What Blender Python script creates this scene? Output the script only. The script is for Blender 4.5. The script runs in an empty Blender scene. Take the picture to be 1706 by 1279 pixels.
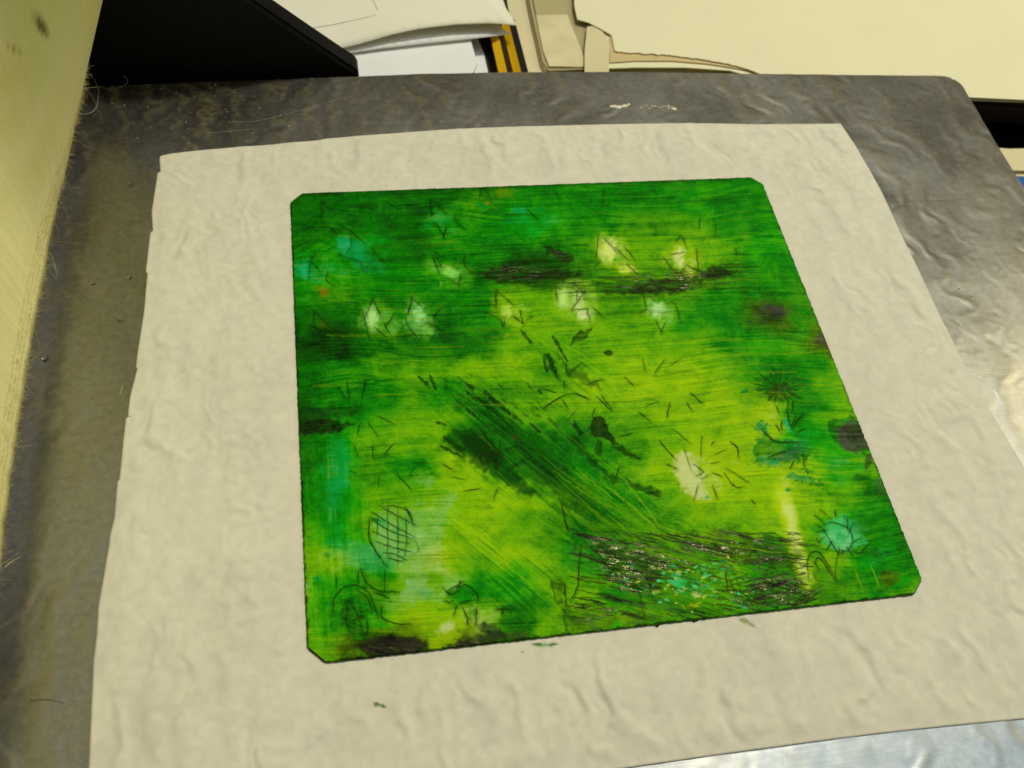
import bpy, bmesh, math
import numpy as np
from mathutils import Matrix, Vector

# ------------------------------------------------------------------ camera
scene = bpy.context.scene
ZP = 0.0013                       # height of the inked face above the bed
CR = np.array([[0.98327023, 0.06963166, -0.16831843],
               [-0.15062599, 0.83042958, -0.53637536],
               [0.1024279, 0.55275505, 0.82702502]])
CC = np.array([-0.08307039, -0.18845206, 0.28656231 + ZP])
FPX = 1610.2227
cam_d = bpy.data.cameras.new("camera")
cam = bpy.data.objects.new("camera", cam_d)
scene.collection.objects.link(cam)
M4 = Matrix.Identity(4)
for i in range(3):
    for j in range(3):
        M4[i][j] = CR[i, j]
    M4[i][3] = CC[i]
cam.matrix_world = M4
cam_d.sensor_width = 36.0
cam_d.lens = 36.0 * FPX / 1706.0
cam_d.clip_start = 0.01
cam_d.clip_end = 50
cam_d.dof.use_dof = True
cam_d.dof.focus_distance = 0.335
cam_d.dof.aperture_fstop = 18
scene.camera = cam


def ray(px, py):
    d = CR @ np.array([(px - 853) / FPX, -(py - 639.5) / FPX, -1.0])
    return d / np.linalg.norm(d)


def P(px, py, z=0.0):
    """point of the horizontal plane at height z that the photograph shows at px, py"""
    d = ray(px, py)
    return CC + d * ((z - CC[2]) / d[2])


def PV(px, py, p0, n):
    d = ray(px, py)
    return CC + d * (np.dot(np.asarray(p0) - CC, n) / np.dot(d, n))


def PX(p):
    """photograph position of world points (n,3)"""
    q = (np.asarray(p) - CC) @ CR
    return 853 + FPX * q[..., 0] / -q[..., 2], 639.5 - FPX * q[..., 1] / -q[..., 2]


# ------------------------------------------------------------------ world + lamps + exposure
world = bpy.data.worlds.new("World")
scene.world = world
world.use_nodes = True
wn = world.node_tree
for n in list(wn.nodes):
    wn.nodes.remove(n)
w_out = wn.nodes.new("ShaderNodeOutputWorld")
w_bg = wn.nodes.new("ShaderNodeBackground")
w_tc = wn.nodes.new("ShaderNodeTexCoord")
w_sep = wn.nodes.new("ShaderNodeSeparateXYZ")
w_rmp = wn.nodes.new("ShaderNodeValToRGB")
wn.links.new(w_tc.outputs["Generated"], w_sep.inputs[0])
wn.links.new(w_sep.outputs[2], w_rmp.inputs[0])
wn.links.new(w_rmp.outputs[0], w_bg.inputs[0])
wn.links.new(w_bg.outputs[0], w_out.inputs[0])
cr = w_rmp.color_ramp
cr.elements[0].position = 0.0
cr.elements[0].color = (0.045, 0.037, 0.016, 1)
cr.elements[1].position = 1.0
cr.elements[1].color = (0.38, 0.40, 0.40, 1)
e = cr.elements.new(0.62)
e.color = (0.080, 0.062, 0.026, 1)
e = cr.elements.new(0.86)
e.color = (0.24, 0.245, 0.22, 1)
w_bg.inputs[1].default_value = 1.0


def area_lamp(name, loc, target, size, power, color):
    d = bpy.data.lights.new(name, 'AREA')
    d.shape = 'RECTANGLE'
    d.size, d.size_y = size
    d.energy = power
    d.color = color
    o = bpy.data.objects.new(name, d)
    scene.collection.objects.link(o)
    o.location = loc
    v = Vector(target) - Vector(loc)
    o.rotation_euler = v.to_track_quat('-Z', 'Y').to_euler()
    return o


def mirror_dir(px, py):
    d = ray(px, py)
    return np.array([d[0], d[1], -d[2]])


q0 = P(1100, 900, ZP)
lamp_pos = q0 + mirror_dir(1100, 900) * 2.2
area_lamp("ceiling_lamp", lamp_pos, (0.02, 0, 0), (0.26, 0.20), 26.0, (1.0, 0.965, 0.84))
area_lamp("cool_fill", P(1560, 1330) + mirror_dir(1560, 1330) * 1.8, (0.1, -0.1, 0), (0.7, 0.6), 2.0, (0.50, 0.74, 1.0))  # added unseen cool fill; cools the bed's reflection at lower right
area_lamp("warm_lamp", (0.95, 0.30, 0.75), (-0.1, 0.0, 0), (0.42, 0.42), 1.9, (1.0, 0.87, 0.55))

scene.view_settings.view_transform = 'Standard'
scene.view_settings.look = 'None'
scene.view_settings.exposure = 0.14
scene.view_settings.gamma = 1.0
scene.view_settings.use_curve_mapping = False


# ------------------------------------------------------------------ helpers
def tag(o, label=None, cat=None, group=None, kind=None):
    if label:
        o["label"] = label
    if cat:
        o["category"] = cat
    if group:
        o["group"] = group
    if kind:
        o["kind"] = kind
    return o


def empty(name, loc):
    o = bpy.data.objects.new(name, None)
    o.empty_display_size = 0.01
    scene.collection.objects.link(o)
    o.location = loc
    return o


def link(name, me, mat, parent=None):
    o = bpy.data.objects.new(name, me)
    scene.collection.objects.link(o)
    if mat:
        me.materials.append(mat)
    if parent:
        o.parent = parent
        o.matrix_parent_inverse = Matrix.Translation(-Vector(parent.location))
    return o


def mesh_from(name, v, f, smooth=True):
    me = bpy.data.meshes.new(name)
    me.from_pydata([tuple(map(float, p)) for p in v], [], f)
    me.update()
    if smooth:
        me.polygons.foreach_set("use_smooth", [True] * len(me.polygons))
    return me


def grid_mesh(name, V):
    """fast mesh from an (n,m,3) array"""
    n, m = V.shape[:2]
    idx = np.arange(n * m).reshape(n, m)
    q = np.stack([idx[:-1, :-1], idx[1:, :-1], idx[1:, 1:], idx[:-1, 1:]], -1).reshape(-1, 4)
    me = bpy.data.meshes.new(name)
    me.vertices.add(n * m)
    me.vertices.foreach_set("co", V.reshape(-1).astype(np.float32))
    me.loops.add(q.size)
    me.loops.foreach_set("vertex_index", q.reshape(-1).astype(np.int32))
    me.polygons.add(len(q))
    me.polygons.foreach_set("loop_start", (np.arange(len(q)) * 4).astype(np.int32))
    me.polygons.foreach_set("use_smooth", np.ones(len(q), dtype=bool))
    me.update(calc_edges=True)
    me.validate()
    return me


def set_color(me, col, name="Col"):
    a = me.color_attributes.new(name, 'FLOAT_COLOR', 'POINT')
    c = np.ones((len(me.vertices), 4), np.float32)
    c[:, :3] = col.reshape(-1, 3)
    a.data.foreach_set("color", c.reshape(-1))


def set_float(me, val, name):
    a = me.attributes.new(name, 'FLOAT', 'POINT')
    a.data.foreach_set("value", val.reshape(-1).astype(np.float32))


def lin(c):
    c = np.asarray(c, float) / 255.0
    return np.where(c <= 0.04045, c / 12.92, ((c + 0.055) / 1.055) ** 2.4)


def prism(name, poly, z0, z1, mat, parent=None, bevel=0.0, smooth=False):
    """extruded outline; poly is a list of world xy"""
    bm = bmesh.new()
    lo = [bm.verts.new((p[0], p[1], z0 if np.isscalar(z0) else z0[i])) for i, p in enumerate(poly)]
    hi = [bm.verts.new((p[0], p[1], z1 if np.isscalar(z1) else z1[i])) for i, p in enumerate(poly)]
    n = len(poly)
    bm.faces.new(hi)
    bm.faces.new(lo[::-1])
    for i in range(n):
        j = (i + 1) % n
        bm.faces.new((lo[i], lo[j], hi[j], hi[i]))
    bmesh.ops.recalc_face_normals(bm, faces=bm.faces)
    if bevel:
        es = [e for e in bm.edges if all(v in hi for v in e.verts)]
        bmesh.ops.bevel(bm, geom=es, offset=bevel, segments=2, affect='EDGES')
    me = bpy.data.meshes.new(name)
    bm.to_mesh(me)
    bm.free()
    return link(name, me, mat, parent)


def plate3(name, pts, nrm, th, mat, parent=None, bevel=0.0):
    """flat outline given by 3-D points, thickened along -nrm"""
    bm = bmesh.new()
    nrm = Vector(nrm).normalized()
    hi = [bm.verts.new(Vector(p)) for p in pts]
    lo = [bm.verts.new(Vector(p) - nrm * th) for p in pts]
    n = len(pts)
    bm.faces.new(hi)
    bm.faces.new(lo[::-1])
    for i in range(n):
        j = (i + 1) % n
        bm.faces.new((lo[i], lo[j], hi[j], hi[i]))
    bmesh.ops.recalc_face_normals(bm, faces=bm.faces)
    if bevel:
        es = [e for e in bm.edges if all(v in hi for v in e.verts)]
        bmesh.ops.bevel(bm, geom=es, offset=bevel, segments=2, affect='EDGES')
    me = bpy.data.meshes.new(name)
    bm.to_mesh(me)
    bm.free()
    return link(name, me, mat, parent)


def tubes_mesh(name, paths, radius, sides=5):
    v, f = [], []
    for path in paths:
        path = np.asarray(path, float)
        n = len(path)
        b = len(v)
        for i in range(n):
            t = path[min(i + 1, n - 1)] - path[max(i - 1, 0)]
            t /= np.linalg.norm(t) + 1e-12
            a = np.cross(t, [0.13, 0.21, 0.97])
            a /= np.linalg.norm(a) + 1e-12
            c = np.cross(t, a)
            r = radius * (1 - 0.55 * i / max(n - 1, 1))
            for k in range(sides):
                an = 2 * math.pi * k / sides
                v.append(path[i] + r * (math.cos(an) * a + math.sin(an) * c))
        for i in range(n - 1):
            for k in range(sides):
                k2 = (k + 1) % sides
                f.append((b + i * sides + k, b + i * sides + k2, b + (i + 1) * sides + k2, b + (i + 1) * sides + k))
    return mesh_from(name, v, f)


def smooth_path(pts, n):
    pts = np.asarray(pts, float)
    m = len(pts)
    ext = np.vstack([2 * pts[0] - pts[1], pts, 2 * pts[-1] - pts[-2]])
    out = []
    for s in np.linspace(0, m - 1 - 1e-9, n):
        i = int(s)
        t = s - i
        p0, p1, p2, p3 = ext[i:i + 4]
        out.append(0.5 * (2 * p1 + (p2 - p0) * t + (2 * p0 - 5 * p1 + 4 * p2 - p3) * t * t + (3 * p1 - p0 - 3 * p2 + p3) * t ** 3))
    return np.array(out)


# ---- value noise in numpy
_rng = np.random.default_rng(7)
_LAT = _rng.random((512, 512)).astype(np.float32)


def vnoise(x, y, seed=0):
    x = x + seed * 37.17
    y = y + seed * 91.73
    xi = np.floor(x).astype(np.int64)
    yi = np.floor(y).astype(np.int64)
    fx = (x - xi).astype(np.float32)
    fy = (y - yi).astype(np.float32)
    fx = fx * fx * (3 - 2 * fx)
    fy = fy * fy * (3 - 2 * fy)
    x0, x1, y0, y1 = xi & 511, (xi + 1) & 511, yi & 511, (yi + 1) & 511
    return (_LAT[x0, y0] * (1 - fx) + _LAT[x1, y0] * fx) * (1 - fy) + (_LAT[x0, y1] * (1 - fx) + _LAT[x1, y1] * fx) * fy


def fbm(x, y, seed=0, octv=4, gain=0.5):
    s, a, t = 0, 1.0, 0
    for k in range(octv):
        s = s + a * vnoise(x * 2 ** k, y * 2 ** k, seed + 3 * k)
        t += a
        a *= gain
    return s / t


def sstep(a, b, x):
    t = np.clip((x - a) / (b - a), 0, 1)
    return t * t * (3 - 2 * t)


def resample(pts, n):
    pts = np.asarray(pts, float)
    d = np.r_[0, np.cumsum(np.linalg.norm(np.diff(pts, axis=0), axis=1))]
    s = np.linspace(0, d[-1], n)
    return np.stack([np.interp(s, d, pts[:, k]) for k in range(pts.shape[1])], 1)


def ripple(X, Y, seed):
    """wavy cockle lines running away from the camera, as damp paper dries"""
    w1 = (fbm(X * 26, Y * 34, seed, 3) - 0.5) * 0.030
    w2 = (fbm(X * 90, Y * 95, seed + 5, 3) - 0.5) * 0.013
    U = X + Y * 0.06 + w1 + w2
    a = np.sin(2 * np.pi * U / 0.0125)
    b = np.sin(2 * np.pi * (U + w2 * 0.8 - Y * 0.15) / 0.0080 + 1.3)
    m1 = sstep(0.25, 0.70, fbm(X * 75, Y * 34, seed + 23, 2))
    m2 = sstep(0.34, 0.72, fbm(X * 85, Y * 42, seed + 29, 2))
    return (0.5 + 0.5 * a) ** 1.8 * (0.15 + 0.85 * m1) + 0.55 * (0.5 + 0.5 * b) ** 1.8 * m2


# ------------------------------------------------------------------ materials
def new_mat(name):
    m = bpy.data.materials.new(name)
    m.use_nodes = True
    nt = m.node_tree
    b = nt.nodes["Principled BSDF"]
    return m, nt, b


def noise_node(nt, scale, detail=4, rough=0.55, mapping=None, dist=0.0):
    tc = nt.nodes.new("ShaderNodeTexCoord")
    n = nt.nodes.new("ShaderNodeTexNoise")
    n.inputs["Scale"].default_value = scale
    n.inputs["Detail"].default_value = detail
    n.inputs["Roughness"].default_value = rough
    n.inputs["Distortion"].default_value = dist
    if mapping:
        mp = nt.nodes.new("ShaderNodeMapping")
        mp.inputs["Scale"].default_value = mapping
        nt.links.new(tc.outputs["Object"], mp.inputs[0])
        nt.links.new(mp.outputs[0], n.inputs["Vector"])
    else:
        nt.links.new(tc.outputs["Object"], n.inputs["Vector"])
    return n


def ramp(nt, src, stops):
    r = nt.nodes.new("ShaderNodeValToRGB")
    el = r.color_ramp.elements
    el[0].position, el[0].color = stops[0][0], (*stops[0][1], 1)
    el[1].position, el[1].color = stops[-1][0], (*stops[-1][1], 1)
    for p, c in stops[1:-1]:
        k = el.new(p)
        k.color = (*c, 1)
    nt.links.new(src, r.inputs[0])
    return r


def bump(nt, src, strength, dist, prev=None):
    b = nt.nodes.new("ShaderNodeBump")
    b.inputs["Strength"].default_value = strength
    b.inputs["Distance"].default_value = dist
    nt.links.new(src, b.inputs["Height"])
    if prev:
        nt.links.new(prev, b.inputs["Normal"])
    return b.outputs[0]


def plain(name, rgb, rough=0.6, var=0.12, scale=60, spec=0.3, bumpd=0.0):
    m, nt, b = new_mat(name)
    c = lin(rgb)
    n = noise_node(nt, scale)
    r = ramp(nt, n.outputs[0], [(0.3, tuple(c * (1 - var))), (0.7, tuple(np.minimum(c * (1 + var), 0.95)))])
    nt.links.new(r.outputs[0], b.inputs["Base Color"])
    b.inputs["Roughness"].default_value = rough
    b.inputs["Specular IOR Level"].default_value = spec
    if bumpd:
        nt.links.new(bump(nt, n.outputs[0], 0.5, bumpd), b.inputs["Normal"])
    return m


def metal_mat():
    m, nt, b = new_mat("brushed_metal")
    fine = noise_node(nt, 1.0, 2, 0.6, (26, 900, 1))
    mot = noise_node(nt, 420, 4, 0.7)
    big = noise_node(nt, 28, 3, 0.5)
    at = nt.nodes.new("ShaderNodeAttribute")
    at.attribute_name = "Rip"
    n2 = bump(nt, fine.outputs[0], 0.05, 0.0002)
    nt.links.new(n2, b.inputs["Normal"])
    c = ramp(nt, mot.outputs[0], [(0.3, tuple(lin((140, 140, 134)))), (0.7, tuple(lin((164, 164, 157))))])
    nt.links.new(c.outputs[0], b.inputs["Base Color"])
    rr = ramp(nt, big.outputs[0], [(0.3, (0.26,) * 3), (0.7, (0.34,) * 3)])
    nt.links.new(rr.outputs[0], b.inputs["Roughness"])
    b.inputs["Metallic"].default_value = 1.0
    # thin film of dust and dried paper fibre, thicker along the ripples and the brushed grain
    df = nt.nodes.new("ShaderNodeBsdfDiffuse")
    df.inputs["Color"].default_value = (*lin((132, 121, 82)), 1)
    mx = nt.nodes.new("ShaderNodeMixShader")
    d1 = ramp(nt, at.outputs["Fac"], [(0.0, (0.10,) * 3), (0.5, (0.26,) * 3), (1.0, (0.62,) * 3)])
    d2 = ramp(nt, mot.outputs[0], [(0.40, (0.30,) * 3), (0.62, (1.0,) * 3)])
    d3 = ramp(nt, fine.outputs[0], [(0.35, (0.6,) * 3), (0.72, (1.0,) * 3)])
    d4 = ramp(nt, big.outputs[0], [(0.35, (0.75,) * 3), (0.65, (1.0,) * 3)])
    prev = d1.outputs[0]
    for dn in (d2, d3, d4):
        mm = nt.nodes.new("ShaderNodeMath")
        mm.operation = 'MULTIPLY'
        nt.links.new(prev, mm.inputs[0])
        nt.links.new(dn.outputs[0], mm.inputs[1])
        prev = mm.outputs[0]
    nt.links.new(prev, mx.inputs[0])
    out = nt.nodes["Material Output"]
    nt.links.new(b.outputs[0], mx.inputs[1])
    nt.links.new(df.outputs[0], mx.inputs[2])
    nt.links.new(mx.outputs[0], out.inputs[0])
    return m


def attr_mat(name, rough, spec, bump_scale=None, bump_d=0.0, rough_attr=None, sss=0.0):
    m, nt, b = new_mat(name)
    a = nt.nodes.new("ShaderNodeAttribute")
    a.attribute_name = "Col"
    nt.links.new(a.outputs["Color"], b.inputs["Base Color"])
    b.inputs["Roughness"].default_value = rough
    b.inputs["Specular IOR Level"].default_value = spec
    if rough_attr:
        a2 = nt.nodes.new("ShaderNodeAttribute")
        a2.attribute_name = rough_attr
        nt.links.new(a2.outputs["Fac"], b.inputs["Roughness"])
    if bump_scale:
        n = noise_node(nt, bump_scale, 4, 0.65)
        nt.links.new(bump(nt, n.outputs[0], 0.6, bump_d), b.inputs["Normal"])
    return m


MAT_METAL = metal_mat()
MAT_TISSUE = attr_mat("tissue_paper", 0.75, 0.12, 1400, 0.00012)
MAT_INK = attr_mat("oily_printing_ink", 0.30, 0.20, None, 0, "Rough")
nt_ = MAT_INK.node_tree
sp_ = nt_.nodes.new("ShaderNodeAttribute")
sp_.attribute_name = "Spec"
nt_.links.new(sp_.outputs["Fac"], nt_.nodes["Principled BSDF"].inputs["Specular IOR Level"])
nt_.nodes["Principled BSDF"].inputs["Specular Tint"].default_value = (1.0, 0.86, 0.48, 1)
MAT_PLATE = plain("inked_plate_edge", (22, 40, 18), 0.5)
MAT_FELT = attr_mat("woollen_felt", 0.95, 0.05, 900, 0.0003)
MAT_FIBRE = plain("wool_fibre", (205, 195, 130), 0.8)
MAT_HAIR = plain("pale_thread", (190, 180, 165), 0.6)
MAT_DARKHAIR = plain("dark_hair", (70, 60, 40), 0.6)
MAT_BLACK = plain("black_coated_board", (11, 10, 9), 0.55, 0.2, 200, 0.18)
MAT_BLACKRIM = plain("black_rim", (20, 18, 15), 0.5, 0.3, 300, 0.25)  # slightly lighter black for the panel's rim line
MAT_CREAM = plain("cream_paper", (230, 225, 184), 0.8, 0.02, 40, 0.15)
MAT_CREAM2 = plain("warm_white_paper", (232, 228, 203), 0.8, 0.02, 40, 0.15)
MAT_WHITE = plain("white_paper", (232, 232, 226), 0.8, 0.02, 40, 0.15)
MAT_CARD = plain("beige_card", (214, 204, 160), 0.8, 0.03, 40, 0.15)
MAT_PENCIL_Y = plain("yellow_lacquer", (240, 190, 12), 0.35, 0.03, 60, 0.5)
MAT_PENCIL_K = plain("black_lacquer", (14, 14, 16), 0.35, 0.2, 60, 0.5)
MAT_LEADLINE = plain("pencil_line", (120, 115, 85), 0.7)
MAT_BLUE = plain("blue_board", (10, 85, 160), 0.5, 0.05)
MAT_TABLE = plain("dark_worktop", (38, 34, 28), 0.5, 0.2, 30)
MAT_PAINT = plain("dried_white_paint", (225, 215, 185), 0.6, 0.06, 400, 0.3, 0.0004)


def clear_mat(name, tint, alpha):
    m, nt, b = new_mat(name)
    b.inputs["Base Color"].default_value = (*lin(tint), 1)
    b.inputs["Roughness"].default_value = 0.25
    b.inputs["Alpha"].default_value = alpha
    return m


MAT_SLEEVE = clear_mat("cloudy_plastic", (205, 195, 145), 0.55)
mw, ntw, bw = new_mat("clear_water")
bw.inputs["Base Color"].default_value = (1, 1, 1, 1)
bw.inputs["Roughness"].default_value = 0.02
bw.inputs["IOR"].default_value = 1.33
bw.inputs["Transmission Weight"].default_value = 1.0
MAT_WATER = mw

# ------------------------------------------------------------------ setting: worktop behind and below the bed
ZT = -0.022        # top of the worktop that carries the papers
ZL = -0.30         # lower shelf

wt_l = P(-900, 170, ZT)
wt_r = P(2600, 178, ZT)
wf = [P(1630, 171, ZT), ]
front_a = P(1640, 172, ZT)
front_b = P(1706, 176, ZT)
fdir = (front_b - front_a) / np.linalg.norm(front_b - front_a)
fnor = np.array([-fdir[1], fdir[0], 0])
A = front_a - fdir * 1.3
B = front_a + fdir * 0.9
worktop = prism("worktop", [A[:2], B[:2], (B + fnor * 1.2)[:2], (A + fnor * 1.2)[:2]], ZT - 0.012, ZT, MAT_TABLE, None, 0.001)
tag(worktop, kind="structure")
lower = prism("floor", [(-1.5, -1.2), (1.8, -1.2), (1.8, 2.0), (-1.5, 2.0)], ZL - 0.02, ZL, MAT_TABLE)
tag(lower, kind="structure")

# ------------------------------------------------------------------ press bed
bed_px_top = [(-60, 153), (130, 145), (300, 137.5), (480, 131), (600, 126.5), (700, 122.5), (850, 119.5), (1000, 119), (1200, 121.5),
              (1400, 124), (1560, 125.5), (1583, 126.5), (1592, 130), (1601, 137), (1607, 146), (1612, 156)]
bed_px_right = [(1625, 178), (1660, 239), (1706, 311), (1790, 445)]
bed_top = [P(x, y) for x, y in bed_px_top]
bed_right = [P(x, y) for x, y in bed_px_right]
d = bed_right[-1] - bed_right[-2]
br = bed_right[-1] + d / np.linalg.norm(d) * 0.5
def coons(Tp, Bp, Lp, Rp):
    nx, ny = len(Tp), len(Lp)
    u = np.linspace(0, 1, nx)[None, :, None]
    v = np.linspace(0, 1, ny)[:, None, None]
    return (1 - v) * Tp[None] + v * Bp[None] + (1 - u) * Lp[:, None] + u * Rp[:, None] \
        - ((1 - u) * (1 - v) * Tp[0] + u * (1 - v) * Tp[-1] + (1 - u) * v * Bp[0] + u * v * Bp[-1])


BNX, BNY = 620, 520
far = [(-0.40, bed_top[0][1] + 0.004)] + [tuple(P(x, y)[:2]) for x, y in bed_px_top[:11]] + [tuple(P(1595, 126.3)[:2])]
rgt = [far[-1]] + [tuple(P(x, y)[:2]) for x, y in [(1612, 156)] + bed_px_right] + [(br[0] - 0.02, -0.30)]
BT = resample(far, BNX)
BR = resample(rgt, BNY)
BL = resample([far[0], (-0.40, -0.30)], BNY)
BB = resample([(-0.40, -0.30), rgt[-1]], BNX)
BXY = coons(BT, BB, BL, BR)
# rounded corner
cq = np.array(far[-1])
tq = np.array(far[-2]) - cq
tq /= np.linalg.norm(tq)
rq = np.array(rgt[2]) - cq
rq /= np.linalg.norm(rq)
ab = np.linalg.solve(np.stack([tq, rq], 1), (BXY - cq).reshape(-1, 2).T).T.reshape(BXY.shape)
RC = 0.0085
kk = RC - ab
ln_k = np.linalg.norm(kk, axis=-1)
mk = (kk[..., 0] > 0) & (kk[..., 1] > 0) & (ln_k > RC)
ab2 = np.where(mk[..., None], RC - kk / np.maximum(ln_k, 1e-9)[..., None] * RC, ab)
BXY = cq + ab2[..., 0:1] * tq + ab2[..., 1:2] * rq
brip = ripple(BXY[..., 0], BXY[..., 1] * 1.0, 61)
bz = brip * 0.00013 + (fbm(BXY[..., 0] * 70, BXY[..., 1] * 45, 67, 2) - 0.5) * 0.00022 - 0.00020
bed = empty("press_bed", (0, 0, -0.006))
tag(bed, "grey metal bed with rippled shiny surface lying under the tissue and plate", "press bed")
bed_me = grid_mesh("metal_slab", np.concatenate([BXY, bz[..., None]], -1))
set_float(bed_me, brip, "Rip")
bed_slab = link("metal_slab", bed_me, MAT_METAL, bed)
rim_pts = np.concatenate([BXY[0], BXY[1:, -1], BXY[-1, ::-1][1:], BXY[::-1, 0][1:-1]])
rim_z = np.concatenate([bz[0], bz[1:, -1], bz[-1, ::-1][1:], bz[::-1, 0][1:-1]])
nr = len(rim_pts)
ev = [(p_[0], p_[1], z_) for p_, z_ in zip(rim_pts, rim_z)] + [(p_[0], p_[1], -0.005) for p_ in rim_pts]
ef = [(i, (i + 1) % nr, nr + (i + 1) % nr, nr + i) for i in range(nr)]
link("slab_edge", mesh_from("slab_edge", ev, ef, False), plain("slab_edge_steel", (150, 150, 120), 0.4), bed)

# smear of dried paint and scratch marks on the bed
rng = np.random.default_rng(3)


def blob_poly(px, py, rx, ry, n=14, ang=0.0, z=0.0, seed=0):
    r = np.random.default_rng(seed)
    out = []
    for k in range(n):
        a = 2 * math.pi * k / n
        m = 0.7 + 0.5 * r.random()
        x, y = rx * m * math.cos(a), ry * m * math.sin(a)
        out.append(P(px + x * math.cos(ang) - y * math.sin(ang), py + x * math.sin(ang) + y * math.cos(ang), z))
    return out


def marks_mesh(name, blobs, z0, z1, mat, parent):
    v, f = [], []
    for i, (px, py, rx, ry, ang) in enumerate(blobs):
        pts = blob_poly(px, py, rx, ry, 12, ang, z0, 100 + i)
        b = len(v)
        c = np.mean(pts, axis=0)
        n = len(pts)
        for p in pts:
            v.append(p)
        for p in pts:
            v.append(c + (p - c) * 0.7 + np.array([0, 0, z1 - z0]))
        f.append(tuple(b + n + k for k in range(n))[::-1])
        for k in range(n):
            k2 = (k + 1) % n
            f.append((b + k, b + k2, b + n + k2, b + n + k))
    me = mesh_from(name, v, f)
    bm = bmesh.new()
    bm.from_mesh(me)
    bmesh.ops.recalc_face_normals(bm, faces=bm.faces)
    bm.to_mesh(me)
    bm.free()
    return link(name, me, mat, parent)


smear = [(1022, 177, 6, 2.6, 0), (1031, 178, 6, 3, 0), (1041, 176, 5, 3, -.2), (1047, 174, 3, 2, 0)]
for k in range(12):
    x = 1068 + k * 4.6
    smear.append((x, 177.5 + rng.normal() * 1.0, 1.2 + rng.random() * 1.6, 0.7 + rng.random() * 0.6, 0.1))
smear += [(1123, 181, 5, 2.4, 0.05), (1114, 180, 2.5, 1.3, 0)]
marks_mesh("paint_smear", smear, 0.00002, 0.0003, MAT_PAINT, bed)
MAT_SCR = plain("bright_scratch", (185, 180, 150), 0.5, 0.1, 200, 0.5)
scr = []
for pts in [[(1140, 175), (1190, 164), (1260, 160), (1400, 162), (1610, 163)], [(1020, 150), (1040, 158), (1056, 160)],
            [(1022, 146), (1045, 155), (1057, 154)], [(380, 203), (440, 199), (590, 159)], [(1200, 154), (1235, 154)],
            [(340, 222), (400, 217), (430, 214)], [(1540, 131), (1556, 127), (1580, 128)], [(1490, 335), (1620, 330), (1680, 318)]]:
    scr.append([p + np.array([0, 0, 0.00006]) for p in [P(x, y) for x, y in smooth_path(pts, 24)]])
for q in scr:
    link("scratch", tubes_mesh("scratch", [q], 0.00007, 4), MAT_SCR, bed)
specks = []
for k in range(170):
    x = rng.uniform(150, 1560)
    y = rng.uniform(140, 235)
    specks.append((x, y, rng.uniform(0.4, 1.3), rng.uniform(0.3, 0.8), 0))
for k in range(60):
    t = rng.random()
    sy = rng.uniform(190, 640)
    sx = rng.uniform(1440, 1690)
    if sx > 1580 + (sy - 126) * 0.58:
        continue
    specks.append((sx, sy, rng.uniform(0.5, 2.0), rng.uniform(0.4, 0.9), -0.1))
marks_mesh("dust_specks", specks, 0.00002, 0.00015, plain("dust", (185, 178, 145), 0.8), bed)["kind"] = "stuff"

# ------------------------------------------------------------------ tissue sheet
left_px = [(267, 258), (265, 262), (266.5, 285), (262, 286), (252, 352), (254, 384), (250, 385), (242, 452), (245, 453), (239, 520),
           (228, 590), (225.5, 611), (228, 612), (216, 660), (212, 694), (209, 694), (203, 752), (198, 799), (195, 800), (190, 860), (181, 900), (182, 902),
           (172, 960), (163, 1010), (161, 1050), (155, 1100), (152, 1170), (147, 1279), (141, 1420)]
right_px = [(1401, 204.5), (1425, 240), (1445, 274), (1470, 319), (1500, 384), (1530, 446), (1560, 510), (1600, 590), (1640, 665), (1706, 775), (1790, 915), (1925, 1172)]
top_px = [(267, 258), (285, 254), (330, 249), (400, 243), (458, 239), (470, 237), (533, 232), (540, 230), (600, 224.5), (700, 217), (760, 213), (850, 209.5), (950, 207),
          (1040, 205), (1150, 203.5), (1260, 205.5), (1320, 205), (1401, 204.5)]
bot_px = [(141, 1420), (300, 1390), (600, 1340), (900, 1297), (1040, 1279), (1130, 1266), (1200, 1256), (1300, 1242.5), (1400, 1229), (1500, 1217), (1600, 1206.5),
          (1706, 1196.5), (1925, 1172)]
ZT0 = 0.0007
NX, NY = 430, 420
Lp = resample([P(x, y, ZT0)[:2] for x, y in left_px], NY)
Rp = resample([P(x, y, ZT0)[:2] for x, y in right_px], NY)
Tp = resample([P(x, y, ZT0)[:2] for x, y in top_px], NX)
Bp = resample([P(x, y, ZT0)[:2] for x, y in bot_px], NX)
u = np.linspace(0, 1, NX)[None, :, None]
v = np.linspace(0, 1, NY)[:, None, None]
XY = (1 - v) * Tp[None] + v * Bp[None] + (1 - u) * Lp[:, None] + u * Rp[:, None] \
    - ((1 - u) * (1 - v) * Tp[0] + u * (1 - v) * Tp[-1] + (1 - u) * v * Bp[0] + u * v * Bp[-1])
X, Y = XY[..., 0], XY[..., 1]


rip = ripple(X, Y, 1)
soft = fbm(X * 45, Y * 38, 31, 3)
fine = fbm(X * 420, Y * 330, 41, 3)
Z = ZT0 + rip * 0.00062 + (soft - 0.5) * 0.0012 + (fine - 0.5) * 0.00009
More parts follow.
